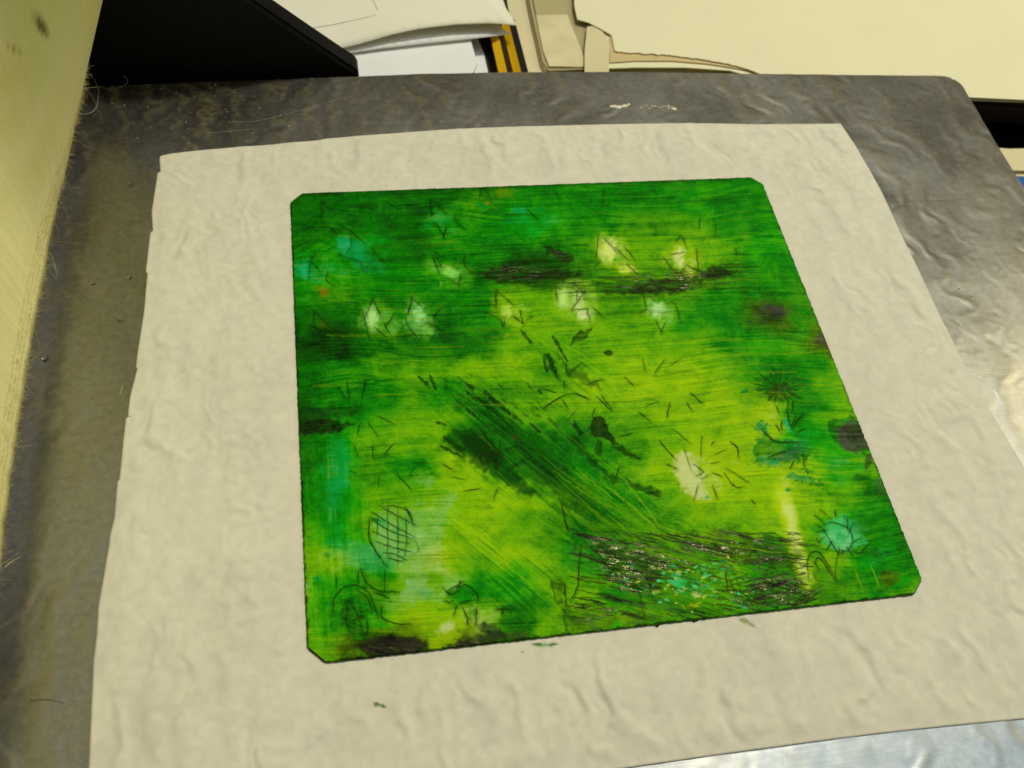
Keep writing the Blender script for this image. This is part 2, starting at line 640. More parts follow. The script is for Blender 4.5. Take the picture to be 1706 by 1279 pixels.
# the plate presses the sheet flat
ins = sstep(0.018, 0.001, np.maximum(np.abs(X) - 0.100, np.abs(Y) - 0.0956))
Z = Z * (1 - ins) + np.minimum(Z, 0.0004) * ins
uu = np.minimum(np.linspace(0, 1, NX), 1 - np.linspace(0, 1, NX))[None, :] * 0.30
vv_ = np.minimum(np.linspace(0, 1, NY), 1 - np.linspace(0, 1, NY))[:, None] * 0.30
Z = 0.00016 + (Z - 0.00016) * (0.15 + 0.85 * sstep(0.0, 0.008, np.minimum(uu, vv_)))
Z = np.maximum(Z, 0.00015)
tc = np.stack([X, Y, Z], -1)
px, py = PX(tc)
base_t = lin((217, 212, 188))[None, None] * np.ones((NY, NX, 1))
cloud = fbm(X * 130, Y * 110, 51, 4)
form = fbm(X * 500, Y * 500, 57, 3)
base_t = base_t * (1 + 0.08 * (cloud[..., None] - 0.5) + 0.18 * (form[..., None] - 0.5))
# valleys of the damp sheet are slightly greyer (thinner paper over metal)
thin = sstep(0.55, 0.75, fbm(X * 150, Y * 60, 63, 3))
base_t = base_t * (1 - thin[..., None] * np.array([0.05, 0.045, 0.025]))


def tdab(cx, cy, rx, ry, ang, col, op, seed):
    global base_t
    ca, sa = math.cos(ang), math.sin(ang)
    dx, dy = px - cx, py - cy
    a = (dx * ca + dy * sa) / rx
    b = (-dx * sa + dy * ca) / ry
    r = np.sqrt(a * a + b * b) + (fbm(px / 5, py / 5, seed, 3) - 0.5) * 1.1
    m = (1 - sstep(0.6, 1.0, r))[..., None] * op
    base_t = base_t * (1 - m) + lin(col) * m


tdab(632, 1175, 12, 4, 0.1, (95, 130, 40), 0.85, 1)
tdab(628, 1172, 4, 3, 0, (60, 95, 30), 0.9, 2)
tdab(640, 1176, 3, 3, 0, (60, 95, 30), 0.9, 3)
tdab(908, 1074, 24, 4, -0.05, (90, 150, 20), 0.8, 4)
tdab(895, 1073, 10, 3, -0.05, (20, 80, 25), 0.9, 5)
tdab(921, 1073, 7, 2.5, -0.05, (20, 80, 25), 0.9, 6)
tdab(870, 1087, 3, 2, 0, (60, 120, 60), 0.7, 7)
tdab(1244, 1036, 14, 5, 0.4, (110, 140, 40), 0.7, 8)
tdab(1255, 1042, 5, 2, 0.7, (110, 140, 40), 0.7, 9)
tdab(757, 1056, 3, 2, 0.7, (110, 140, 90), 0.5, 10)
# ink that crept onto the paper round the plate's edge
tissue_me = grid_mesh("tissue_sheet", tc)
set_color(tissue_me, base_t)
tissue = link("tissue_sheet", tissue_me, MAT_TISSUE)
sol = tissue.modifiers.new("thickness", 'SOLIDIFY')
sol.thickness = 0.0001
sol.offset = -1
tag(tissue, "wrinkled cream tissue sheet with torn edges lying between the metal bed and the green plate", "paper")

# ------------------------------------------------------------------ printing plate
PW, PH = 0.20, 0.20 * 0.95597
NU, NV = 1300, 1240
gu = np.linspace(-PW / 2, PW / 2, NU)
gv = np.linspace(PH / 2, -PH / 2, NV)
GX, GY = np.meshgrid(gu, gv)
qx, qy = PX(np.stack([GX, GY, np.full_like(GX, ZP)], -1))      # where the photograph shows each point of the face
qx = qx.astype(np.float32)
qy = qy.astype(np.float32)

# ---- ink colours mixed over the plate: (colour key per cell), rows by height
K_ = dict(d=(18, 66, 5), g=(26, 100, 5), G=(36, 128, 6), M=(52, 154, 12), l=(74, 144, 6), L=(104, 168, 6), Y=(138, 186, 8), y=(152, 196, 22),
          P=(168, 198, 98), p=(128, 186, 92), T=(28, 144, 58), t=(56, 160, 80), k=(40, 46, 30), K=(36, 36, 34), q=(66, 70, 52), Q=(74, 70, 66),
          o=(70, 78, 18), b=(16, 92, 62), W=(206, 222, 132))
COLS = [500, 560, 620, 680, 740, 800, 860, 920, 980, 1040, 1100, 1160, 1220, 1280, 1340, 1400, 1460, 1520]
ROWS = {310: "dgggggGGGGGGGG", 335: "ggGggLGGGGGMGG", 370: "ggggtGTtGlllGGG", 410: "gGTgGGGGlLLLLMG", 450: "TtGGMgddlLlLlGGG",
        490: "GlGGGGLLLlllGGlG", 530: "ggGGgGLLLLLGGqGq", 570: "ddggggLLLLLLGMLqq", 610: "gGlLLYYlLYYYLGGLL", 650: "gGGlGllLYYYYYlGLL",
        690: "dGGLLgLLLLYYYPGLgQ", 730: "gTLLLgggglLYYYTMLQQ", 780: "gtlGYYggGlYYYYYtLgq", 830: "gTLLpYYLlGLYYYYLGgq", 880: "LTLppYLlGllLLYLtGGG",
        930: "LpTpPLYLGlllLGlYTGgG", 980: "pMlLpGMLLGllLGllGLGoM", 1030: "LGMYYPgLLLlll", 1080: "LLkkLkgLL"}
pts, cols = [], []
for ry, s_ in ROWS.items():
    for cx_, ch in zip(COLS, s_):
        pts.append((cx_, ry))
        cols.append(lin(K_[ch]))
pts = np.array(pts, np.float32)
cols = np.array(cols, np.float32)
wxx = qx + (fbm(qx / 38, qy / 30, 201, 4) - 0.5) * 62
wyy = qy + (fbm(qx / 38, qy / 26, 207, 4) - 0.5) * 44
# regular 2-D table so that it can be read bilinearly
TX = np.arange(460, 1580, 8, dtype=np.float32)
TY = np.arange(280, 1130, 8, dtype=np.float32)
tx, ty = np.meshgrid(TX, TY)
num = np.zeros((*tx.shape, 3), np.float32)
den = np.zeros(tx.shape, np.float32)
for (x0, y0), c in zip(pts, cols):
    w = np.exp(-((tx - x0) / 34) ** 2 - ((ty - y0) / 24) ** 2)
    num += w[..., None] * np.log(np.maximum(c, 0.0006))
    den += w
tab = num / np.maximum(den, 1e-9)[..., None]


def read_tab(tab, x, y):
    fx = np.clip((x - 460) / 8, 0, tab.shape[1] - 1.001)
    fy = np.clip((y - 280) / 8, 0, tab.shape[0] - 1.001)
    ix, iy = fx.astype(int), fy.astype(int)
    ax_, ay = (fx - ix)[..., None], (fy - iy)[..., None]
    return (tab[iy, ix] * (1 - ax_) + tab[iy, ix + 1] * ax_) * (1 - ay) + (tab[iy + 1, ix] * (1 - ax_) + tab[iy + 1, ix + 1] * ax_) * ay


ink = np.exp(read_tab(tab, wxx, wyy)).astype(np.float32)
rough = np.full(qx.shape, 0.34, np.float32)
hgt = np.zeros(qx.shape, np.float32)


def window(cx_, cy_, r):
    """index window of the plate grid that holds the photo disc"""
    m = (np.abs(qx - cx_) < r) & (np.abs(qy - cy_) < r)
    rows = np.flatnonzero(m.any(1))
    cc = np.flatnonzero(m.any(0))
    if not len(rows) or not len(cc):
        return None
    return slice(rows[0], rows[-1] + 1), slice(cc[0], cc[-1] + 1)


wiped = np.zeros(qx.shape, np.float32)
WIPE = [0.0]


def put(sl, m, col):
    if WIPE[0]:
        wiped[sl] = np.maximum(wiped[sl], m * WIPE[0])
    else:
        wiped[sl] *= 1 - m
    c = lin(col).astype(np.float32)
    ink[sl] = ink[sl] * (1 - m[..., None]) + c * m[..., None]


_seed = [300]


def dab(x, y, rx, ry, ang, col, op=1.0, soft=None, rag=0.6, nz=9.0):
    soft = (0.95 if WIPE[0] else 0.5) if soft is None else soft
    if WIPE[0]:
        rx, ry = rx * 1.25, ry * 1.25
    """ragged patch of ink; ang in degrees"""
    _seed[0] += 1
    sl = window(x, y, max(rx, ry) * 1.7 + 4)
    if sl is None:
        return
    X_, Y_ = qx[sl], qy[sl]
    a = math.radians(ang)
    dx, dy = X_ - x, Y_ - y
    u_ = (dx * math.cos(a) + dy * math.sin(a)) / rx
    v_ = (-dx * math.sin(a) + dy * math.cos(a)) / ry
    r = np.sqrt(u_ * u_ + v_ * v_) + (fbm(X_ / nz, Y_ / nz, _seed[0], 4, 0.6) - 0.5) * 2 * rag
    m = (1 - sstep(1 - soft, 1.0, r)) * op
    put(sl, m.astype(np.float32), col)


def poly(pts_, col, op=1.0, soft=4.0, rag=4.0, nz=7.0, tex=0.4):
    """ragged polygon patch"""
    _seed[0] += 1
    p = np.array(pts_, np.float32)
    c = (p.min(0) + p.max(0)) / 2
    r = float((p.max(0) - p.min(0)).max()) / 2 + 12
    sl = window(c[0], c[1], r)
    if sl is None:
        return
    X_ = qx[sl] + (vnoise(qx[sl] / nz, qy[sl] / nz, _seed[0]) - 0.5) * 2 * rag
    Y_ = qy[sl] + (vnoise(qx[sl] / nz, qy[sl] / nz, _seed[0] + 9) - 0.5) * 2 * rag
    ins = np.zeros(X_.shape, bool)
    dmin = np.full(X_.shape, 1e9, np.float32)
    n = len(p)
    for i in range(n):
        (x0, y0), (x1, y1) = p[i], p[(i + 1) % n]
        cond = ((y0 > Y_) != (y1 > Y_)) & (X_ < (x1 - x0) * (Y_ - y0) / ((y1 - y0) if y1 != y0 else 1e-6) + x0)
        ins ^= cond
        ex, ey = x1 - x0, y1 - y0
        t = np.clip(((X_ - x0) * ex + (Y_ - y0) * ey) / (ex * ex + ey * ey + 1e-9), 0, 1)
        dmin = np.minimum(dmin, np.hypot(X_ - x0 - t * ex, Y_ - y0 - t * ey))
    sd = np.where(ins, dmin, -dmin)
    m = sstep(-soft / 2, soft / 2, sd) * op * (1 - 0.4 * tex + 1.5 * tex * (fbm(qx[sl] / 9, qy[sl] / 7, _seed[0] + 2, 3) - 0.5))
    put(sl, np.clip(m, 0, 1).astype(np.float32), col)


def line(pts_, w=1.6, col=(14, 48, 12), op=0.9, groove=1.0, taper=True, wob=0.8, brk=0.25):
    """scratched line filled with dark ink"""
    _seed[0] += 1
    p = smooth_path(pts_, max(len(pts_) * 5, 6)) if len(pts_) > 2 else np.array(pts_, float)
    if len(p) == 2:
        p = p[0] + (p[1] - p[0]) * np.linspace(0, 1, 5)[:, None]
    c = (p.min(0) + p.max(0)) / 2
    sl = window(c[0], c[1], float((p.max(0) - p.min(0)).max()) / 2 + 4 * w + 4)
    if sl is None:
        return
    X_ = qx[sl] + (vnoise(qx[sl] / 6, qy[sl] / 6, _seed[0]) - 0.5) * 2 * wob
    Y_ = qy[sl] + (vnoise(qx[sl] / 6, qy[sl] / 6, _seed[0] + 5) - 0.5) * 2 * wob
    best = np.zeros(X_.shape, np.float32)
    n = len(p) - 1
    for i in range(n):
        (x0, y0), (x1, y1) = p[i], p[i + 1]
        ex, ey = x1 - x0, y1 - y0
        t = np.clip(((X_ - x0) * ex + (Y_ - y0) * ey) / (ex * ex + ey * ey + 1e-9), 0, 1)
        d_ = np.hypot(X_ - x0 - t * ex, Y_ - y0 - t * ey)
        s_ = (i + t) / n
        ww = w * (np.minimum(1, 0.45 + 2.2 * np.minimum(s_, 1 - s_)) if taper else 1.0)
        best = np.maximum(best, 1 - sstep(0.35 * ww, 1.05 * ww, d_))
    halo = np.zeros(X_.shape, np.float32)
    for i in range(n):
        (x0, y0), (x1, y1) = p[i], p[i + 1]
        ex, ey = x1 - x0, y1 - y0
        t = np.clip(((X_ - x0 - 1) * ex + (Y_ - y0 - 1) * ey) / (ex * ex + ey * ey + 1e-9), 0, 1)
        halo = np.maximum(halo, 1 - sstep(0.3 * w, 3.4 * w, np.hypot(X_ - 1 - x0 - t * ex, Y_ - 1 - y0 - t * ey)))
    if groove >= 0.9:
        hm = halo * 0.32 * op * (0.4 + 1.2 * vnoise(qx[sl] / 8, qy[sl] / 8, _seed[0] + 31))
        ink[sl] *= (1 - np.clip(hm, 0, 0.8) * 0.75)[..., None]
    m = best * op * (1 - brk * sstep(0.55, 0.75, vnoise(qx[sl] / 4, qy[sl] / 4, _seed[0] + 3)))
    put(sl, np.clip(m, 0, 1).astype(np.float32), col)
    hgt[sl] -= best * 0.00005 * groove


# ---- pale flower bodies, wiped clear of ink
WIPE[0] = 0.85
W1, W2, W3 = (176, 200, 110), (140, 188, 92), (120, 178, 60)
# top-left, bluish green
poly([(561, 396), (577, 389), (614, 419), (637, 442), (646, 451), (614, 455), (598, 449), (582, 433), (564, 419)], (52, 160, 100), 0.68, 23.2, 4, 6.0, 0.55)
dab(576, 405, 14, 12, 30, (60, 168, 112), 0.8)
dab(602, 430, 20, 11, 40, (52, 160, 92), 0.7)
dab(508, 450, 18, 16, 20, (56, 170, 110), 0.85)
dab(522, 462, 14, 11, 40, (54, 158, 72), 0.7)
dab(538, 487, 11, 9, 10, (138, 112, 24), 0.8, 0.95, 0.5)
dab(530, 480, 6, 5, 0, (120, 90, 26), 0.7)
dab(560, 488, 14, 8, 0, (74, 146, 14), 0.7)
dab(730, 365, 20, 11, 20, (62, 158, 76), 0.85)
dab(708, 376, 14, 9, -10, (40, 150, 70), 0.7)
dab(700, 354, 22, 10, 20, (10, 74, 40), 0.75)
dab(716, 347, 10, 6, 10, (8, 58, 34), 0.7)
dab(806, 343, 18, 10, 10, (22, 128, 56), 0.8)
dab(830, 350, 20, 9, -10, (12, 88, 40), 0.7)
dab(835, 322, 22, 12, 0, (92, 128, 8), 0.8)
dab(812, 338, 4, 3, 0, (170, 110, 40), 0.7, 0.6, 0.8, 4)
dab(868, 352, 18, 12, 10, (50, 158, 92), 0.85)
dab(885, 378, 20, 14, 40, (44, 158, 62), 0.8)
dab(850, 366, 12, 8, 10, (14, 120, 66), 0.7)
dab(900, 350, 12, 8, 10, (18, 116, 54), 0.6)
# upper middle
poly([(709, 438), (723, 433), (745, 440), (773, 445), (787, 463), (785, 474), (757, 477), (733, 463), (712, 455)], (110, 188, 84), 0.68, 23.2, 4, 6.0, 0.55)
dab(745, 452, 16, 9, 20, (120, 184, 80), 0.8)
# pair in the upper right
poly([(991, 394), (1001, 387), (1019, 395), (1037, 394), (1046, 410), (1051, 428), (1067, 453), (1064, 465), (1046, 460), (1023, 449), (1005, 442), (993, 424)], (164, 202, 92), 0.74, 14.2, 3, 6.0, 0.55)
dab(1012, 420, 13, 20, -25, (178, 204, 88), 0.9)
dab(1040, 448, 16, 7, 30, (172, 198, 70), 0.85)
dab(1028, 432, 12, 4, -10, (50, 150, 40), 0.6)
poly([(1124, 404), (1138, 402), (1152, 411), (1165, 425), (1170, 441), (1161, 459), (1154, 475), (1140, 468), (1122, 450), (1104, 441), (1103, 423), (1111, 411)], (164, 202, 86), 0.74, 14.2, 3, 6.0, 0.55)
dab(1130, 428, 9, 18, -20, (186, 208, 98), 0.9)
dab(1148, 456, 9, 13, 15, (176, 204, 78), 0.85)
dab(1118, 440, 6, 8, 30, (44, 140, 30), 0.6)
# middle row
poly([(601, 530), (605, 512), (617, 507), (628, 498), (649, 518), (667, 541), (656, 564), (635, 559), (612, 548), (599, 539)], (124, 192, 92), 0.70, 18.8, 4, 6.0, 0.55)
dab(621, 536, 10, 20, 0, (140, 190, 100), 0.85)
dab(643, 560, 12, 6, 10, (96, 164, 30), 0.7)
poly([(673, 521), (680, 500), (691, 496), (707, 512), (723, 530), (723, 555), (707, 564), (687, 553), (672, 541)], (118, 192, 98), 0.68, 18.8, 4, 6.0, 0.55)
dab(697, 525, 12, 18, 0, (124, 186, 100), 0.85)
dab(682, 516, 5, 14, 10, (96, 180, 104), 0.8)
dab(716, 553, 7, 6, 0, (118, 190, 92), 0.8)
poly([(821, 504), (830, 484), (851, 491), (871, 509), (880, 532), (862, 548), (846, 539), (837, 532), (819, 523)], (150, 196, 74), 0.72, 16.5, 3.5, 6.0, 0.55)
dab(842, 518, 10, 14, 0, (160, 196, 74), 0.8)
poly([(921, 500), (927, 477), (944, 468), (967, 465), (990, 472), (995, 491), (996, 506), (992, 536), (976, 543), (955, 534), (937, 525), (927, 516)], (164, 206, 104), 0.75, 12.0, 2.5, 6.0, 0.55)
dab(962, 500, 8, 24, 8, (178, 206, 108), 0.85)
dab(972, 524, 14, 9, 0, (184, 210, 116), 0.9)
dab(940, 492, 8, 14, 0, (160, 198, 84), 0.8)
poly([(1071, 504), (1081, 490), (1098, 506), (1114, 502), (1126, 520), (1119, 543), (1100, 552), (1089, 536), (1075, 520)], (136, 200, 100), 0.72, 16.5, 3, 6.0, 0.55)
dab(1097, 518, 11, 15, -25, (150, 200, 104), 0.88)
dab(540, 542, 14, 9, 30, (62, 92, 12), 0.8)
dab(548, 552, 20, 7, 20, (14, 62, 10), 0.8)
# big round flower at right of centre
poly([(1123, 766), (1141, 748), (1180, 736), (1214, 732), (1235, 748), (1235, 775), (1217, 798), (1203, 832), (1180, 839), (1162, 830), (1137, 809), (1121, 791)], (158, 192, 52), 0.70, 23.2, 4, 6.0, 0.55)
dab(1180, 786, 50, 42, 0, (160, 196, 60), 0.9, 0.5, 0.3)
dab(1205, 770, 30, 28, 0, (150, 188, 44), 0.7, 0.7, 0.3)
dab(1170, 800, 34, 30, 0, (178, 204, 100), 0.85, 0.8, 0.3)
dab(1148, 788, 22, 38, -22, (202, 212, 146), 0.96, 0.45, 0.35)
dab(1160, 815, 18, 11, 30, (198, 212, 140), 0.92, 0.5, 0.4)
dab(1176, 830, 10, 4, 10, (190, 208, 140), 0.8)
dab(1166, 766, 12, 14, -30, (184, 206, 112), 0.85)
dab(1186, 774, 22, 18, 20, (170, 202, 84), 0.95, 0.8, 0.4)
dab(1205, 790, 22, 26, 10, (158, 196, 66), 0.8, 0.8, 0.4)
dab(1182, 752, 24, 10, -5, (160, 198, 70), 0.8, 0.8, 0.4)
dab(1192, 808, 13, 16, 10, (170, 202, 92), 0.8)
dab(1215, 764, 13, 20, 20, (150, 186, 40), 0.6)
dab(1178, 828, 4, 5, 0, (60, 170, 110), 0.8)
for fx_, fy_, rx_, ry_, c_ in [(1014, 416, 13, 18, (213, 232, 140)), (1046, 448, 12, 7, (207, 230, 115)), (1132, 428, 9, 17, (218, 232, 151)), (1148, 452, 8, 11, (205, 228, 121)), (620, 530, 9, 18, (175, 224, 143)),
                               (698, 524, 10, 16, (160, 224, 149)), (844, 520, 9, 12, (192, 224, 111)), (938, 494, 9, 14, (192, 230, 136)), (964, 502, 9, 18, (209, 232, 153)), (972, 524, 12, 7, (213, 232, 164)), (1098, 518, 10, 13, (188, 232, 155)), (750, 454, 14, 8, (149, 218, 115))]:
    dab(fx_, fy_, rx_ * 1.15, ry_ * 1.1, 0, c_, 0.98, 0.75, 0.5, 7)
# oval cross-hatched flower, left
dab(652, 890, 36, 52, -8, (128, 186, 104), 0.85, 0.7, 0.3)
dab(637, 868, 16, 9, 10, (60, 168, 92), 0.8)
dab(660, 885, 8, 9, 10, (60, 168, 88), 0.7)
dab(676, 866, 11, 7, 20, (60, 160, 70), 0.7)
dab(690, 862, 20, 34, 20, (120, 180, 96), 0.7, 0.8)
dab(618, 930, 32, 26, 20, (84, 172, 98), 0.75, 0.8)
dab(692, 950, 26, 30, 10, (140, 186, 104), 0.75, 0.8)
dab(706, 800, 24, 16, 20, (118, 176, 86), 0.7, 0.8)
dab(560, 770, 26, 46, 8, (26, 148, 66), 0.55, 0.9)
dab(560, 820, 22, 50, 5, (34, 154, 76), 0.55, 0.9)
dab(520, 860, 16, 50, 0, (60, 154, 40), 0.5, 0.9)
dab(690, 985, 36, 22, -30, (142, 188, 116), 0.75, 0.8)
dab(655, 1012, 24, 18, 10, (116, 176, 88), 0.7, 0.8)
dab(712, 992, 26, 14, 20, (78, 160, 86), 0.5, 0.8)
dab(740, 1058, 32, 26, -15, (150, 184, 40), 0.85, 0.7)
dab(742, 1046, 18, 10, -30, (190, 206, 140), 0.9, 0.7)
dab(722, 1070, 10, 8, 0, (170, 190, 60), 0.7)
dab(680, 1050, 46, 14, 0, (118, 160, 10), 0.6, 0.8)
dab(525, 935, 16, 30, 0, (116, 170, 60), 0.65, 0.8)
dab(530, 965, 9, 9, 0, (22, 146, 70), 0.85)
dab(545, 925, 8, 8, 0, (18, 120, 40), 0.7)
dab(530, 1030, 24, 46, 0, (84, 168, 66), 0.5, 0.9)
dab(600, 1088, 30, 8, -5, (104, 160, 10), 0.6)
# dark leafy spot with sun-like pale teal face in lower right
dab(1405, 890, 36, 28, 5, (92, 196, 118), 0.9, 0.5, 0.3)
dab(1400, 900, 26, 20, 10, (126, 208, 140), 0.85, 0.6, 0.3)
dab(1402, 893, 12, 9, 20, (66, 176, 106), 0.8, 0.8)
WIPE[0] = 0.85   # pale beam
rbm = np.random.default_rng(8).normal(size=9) * 2.5
poly([(1294, 810), (1310, 800), (1324, 850), (1334, 900), (1344, 935), (1352, 972), (1344, 985), (1334, 965), (1326, 930), (1310, 880), (1300, 850)], (196, 220, 112), 0.8, 16, 4, 16)
poly([(1305, 840), (1316, 842), (1336, 930), (1342, 962), (1336, 960), (1322, 910)], (218, 232, 156), 0.85, 8, 2)
poly([(1290, 800), (1330, 790), (1322, 822), (1300, 824)], (172, 206, 96), 0.6, 12, 4)
dab(1340, 950, 8, 22, -10, (160, 222, 160), 0.6, 0.8)
poly([(1370, 820), (1378, 822), (1384, 860), (1376, 860)], (140, 200, 60), 0.6, 6, 3)
for k in range(9):
    t_ = k / 8.0
    dab(1304 + 38 * t_ + rbm[k], 822 + 140 * t_, 17, 26, -12, (184, 212, 66) if k % 2 else (192, 218, 92), 0.62, 0.95, 0.3)
poly([(1304, 838), (1318, 840), (1330, 890), (1342, 950), (1334, 956), (1320, 900)], (214, 230, 146), 0.7, 12, 3)
WIPE[0] = 0.0
# upper green bush and teal bush at right
dab(1296, 640, 44, 30, 10, (22, 118, 26), 0.75, 0.6, 0.8)
dab(1296, 650, 34, 20, -10, (48, 74, 34), 0.8, 0.7, 0.7)
dab(1310, 618, 26, 18, -30, (28, 110, 26), 0.7)
dab(1241, 652, 8, 5, -10, (12, 130, 70), 0.9)
dab(1270, 712, 14, 12, 40, (16, 142, 92), 0.85, 0.6, 1.0, 5)
poly([(1252, 750), (1262, 728), (1300, 732), (1345, 735), (1356, 752), (1340, 765), (1310, 772), (1280, 776), (1256, 768)], (30, 120, 50), 0.9, 9, 7)
poly([(1288, 768), (1306, 752), (1334, 742), (1336, 760), (1318, 770)], (52, 96, 54), 0.85, 9, 5)
dab(1312, 708, 6, 14, -30, (60, 180, 120), 0.8)
dab(1280, 770, 34, 9, 5, (20, 138, 80), 0.65, 0.7, 1.1, 6)
dab(1330, 795, 26, 10, 10, (30, 134, 66), 0.8, 0.6, 1.2, 6)
dab(1362, 806, 18, 9, 20, (30, 130, 60), 0.75, 0.6, 1.2, 6)
dab(1345, 785, 12, 6, 0, (30, 130, 70), 0.75, 0.6, 1.2, 6)
dab(1312, 817, 6, 4, 0, (40, 150, 90), 0.7, 0.6, 1.2, 5)
# dark purple-grey clouds along the right border
poly([(1378, 708), (1384, 698), (1404, 697), (1418, 690), (1440, 710), (1452, 748), (1440, 756), (1410, 752), (1392, 736), (1382, 724)], (20, 92, 30), 0.9, 4, 3)
poly([(1392, 712), (1406, 704), (1424, 700), (1438, 708), (1450, 746), (1428, 752), (1408, 748), (1396, 732)], (72, 66, 62), 0.92, 8, 4)
dab(1368, 566, 14, 12, 40, (72, 78, 52), 0.85)
dab(1376, 578, 6, 5, 0, (80, 76, 58), 0.9)
dab(1290, 516, 30, 12, 10, (62, 62, 50), 0.85, 0.6, 0.8)
dab(1280, 490, 26, 18, 10, (30, 84, 24), 0.6, 0.8)
dab(1300, 460, 24, 12, 10, (24, 96, 20), 0.6, 0.8)
dab(1446, 770, 10, 18, 0, (72, 62, 62), 0.7)
dab(1440, 800, 30, 22, 10, (28, 92, 30), 0.7, 0.8)
dab(1466, 815, 12, 20, -10, (56, 72, 46), 0.6)
dab(1450, 880, 52, 22, 5, (26, 110, 24), 0.6, 0.9)
dab(1460, 920, 60, 12, 4, (20, 104, 42), 0.7, 0.7)
dab(1500, 970, 24, 16, -10, (44, 150, 22), 0.9, 0.4, 0.3)
dab(1480, 965, 20, 20, -10, (72, 92, 14), 0.7)
# black smears in the upper middle
poly([(906, 410), (916, 408), (936, 420), (958, 426), (956, 436), (930, 434), (914, 422)], (24, 34, 20), 0.95, 5, 4)
poly([(800, 456), (830, 444), (868, 446), (900, 450), (920, 456), (900, 464), (860, 466), (820, 468)], (22, 44, 16), 0.92, 7, 5)
poly([(868, 452), (920, 446), (965, 452), (966, 460), (930, 466), (880, 464)], (26, 40, 20), 0.85, 8, 5)
poly([(1040, 486), (1060, 468), (1110, 462), (1165, 462), (1180, 448), (1206, 446), (1226, 456), (1200, 464), (1160, 472), (1140, 484), (1080, 488)], (28, 40, 24), 0.88, 9, 6)
poly([(1166, 452), (1190, 444), (1214, 448), (1220, 458), (1190, 464), (1168, 462)], (28, 34, 28), 0.9, 5, 4)
poly([(1000, 484), (1060, 478), (1140, 484), (1150, 488), (1080, 492), (1010, 490)], (24, 36, 18), 0.8, 6, 4)
poly([(880, 480), (930, 470), (1000, 470), (1060, 474), (1040, 486), (980, 480)], (14, 62, 12), 0.6, 9, 6)
poly([(952, 562), (962, 554), (976, 546), (986, 544), (978, 560), (962, 568), (950, 574)], (22, 48, 16), 0.9, 4, 4)
dab(1015, 588, 12, 6, 5, (24, 56, 16), 0.85)
dab(1020, 562, 4, 2, 5, (30, 40, 22), 0.85)
# dark smear at left
poly([(496, 700), (530, 698), (560, 702), (588, 704), (570, 718), (536, 722), (498, 724)], (14, 34, 10), 0.94, 7, 5)
poly([(500, 680), (540, 672), (600, 676), (590, 694), (540, 696), (500, 694)], (14, 66, 10), 0.7, 10, 5)
# diagonal dark brushwork (centre)
poly([(736, 738), (742, 728), (766, 712), (800, 722), (830, 744), (850, 776), (900, 826), (880, 830), (850, 812), (800, 782), (764, 758)], (12, 72, 10), 0.9, 12, 6, 7.0, 0.2)
poly([(764, 726), (790, 722), (818, 740), (834, 764), (830, 782), (806, 770), (776, 746)], (12, 46, 10), 0.9, 10, 6, 7.0, 0.2)
poly([(836, 700), (860, 706), (920, 770), (1000, 840), (1060, 880), (1000, 870), (930, 820), (870, 760)], (22, 92, 8), 0.72, 16, 7, 7.0, 0.2)
poly([(944, 722), (956, 722), (980, 750), (1006, 780), (1032, 800), (1022, 806), (990, 780), (960, 748)], (14, 70, 10), 0.85, 7, 5, 7.0, 0.2)
poly([(984, 696), (998, 690), (1012, 704), (1020, 726), (1034, 746), (1004, 730), (985, 722)], (20, 42, 16), 0.95, 4, 4, 7.0, 0.2)
poly([(955, 700), (962, 706), (972, 720), (966, 728), (956, 712)], (14, 46, 12), 0.9, 3, 2, 7.0, 0.2)
poly([(994, 730), (1006, 736), (1004, 760), (992, 752)], (14, 64, 10), 0.8, 5, 4, 7.0, 0.2)
poly([(1020, 740), (1040, 744), (1068, 764), (1060, 766), (1030, 752)], (18, 58, 10), 0.8, 4, 3, 7.0, 0.2)
poly([(1038, 798), (1052, 804), (1082, 810), (1108, 828), (1080, 822), (1050, 812)], (26, 62, 14), 0.9, 5, 4, 7.0, 0.2)
poly([(902, 586), (916, 590), (930, 622), (936, 634), (918, 618), (906, 600)], (14, 72, 10), 0.85, 6, 4, 7.0, 0.2)
poly([(926, 584), (950, 612), (986, 630), (1004, 650), (980, 642), (948, 626)], (16, 82, 10), 0.8, 8, 5, 7.0, 0.2)
poly([(866, 546), (876, 556), (890, 570), (884, 572), (870, 558)], (14, 54, 10), 0.9, 4, 2, 7.0, 0.2)
dab(860, 728, 8, 7, 50, (72, 72, 14), 0.9)
dab(700, 772, 12, 9, -20, (34, 122, 10), 0.8)
dab(694, 791, 3, 2.5, 0, (14, 130, 60), 0.9)
dab(684, 791, 3, 2.0, 0, (14, 130, 60), 0.8)
poly([(800, 690), (826, 690), (900, 740), (960, 800), (1000, 850), (960, 850), (900, 800), (840, 740)], (16, 80, 6), 0.55, 14, 7, 7.0, 0.3)
poly([(930, 830), (1000, 862), (1060, 880), (1030, 900), (960, 890), (930, 860)], (40, 100, 8), 0.5, 16, 7, 7.0, 0.3)
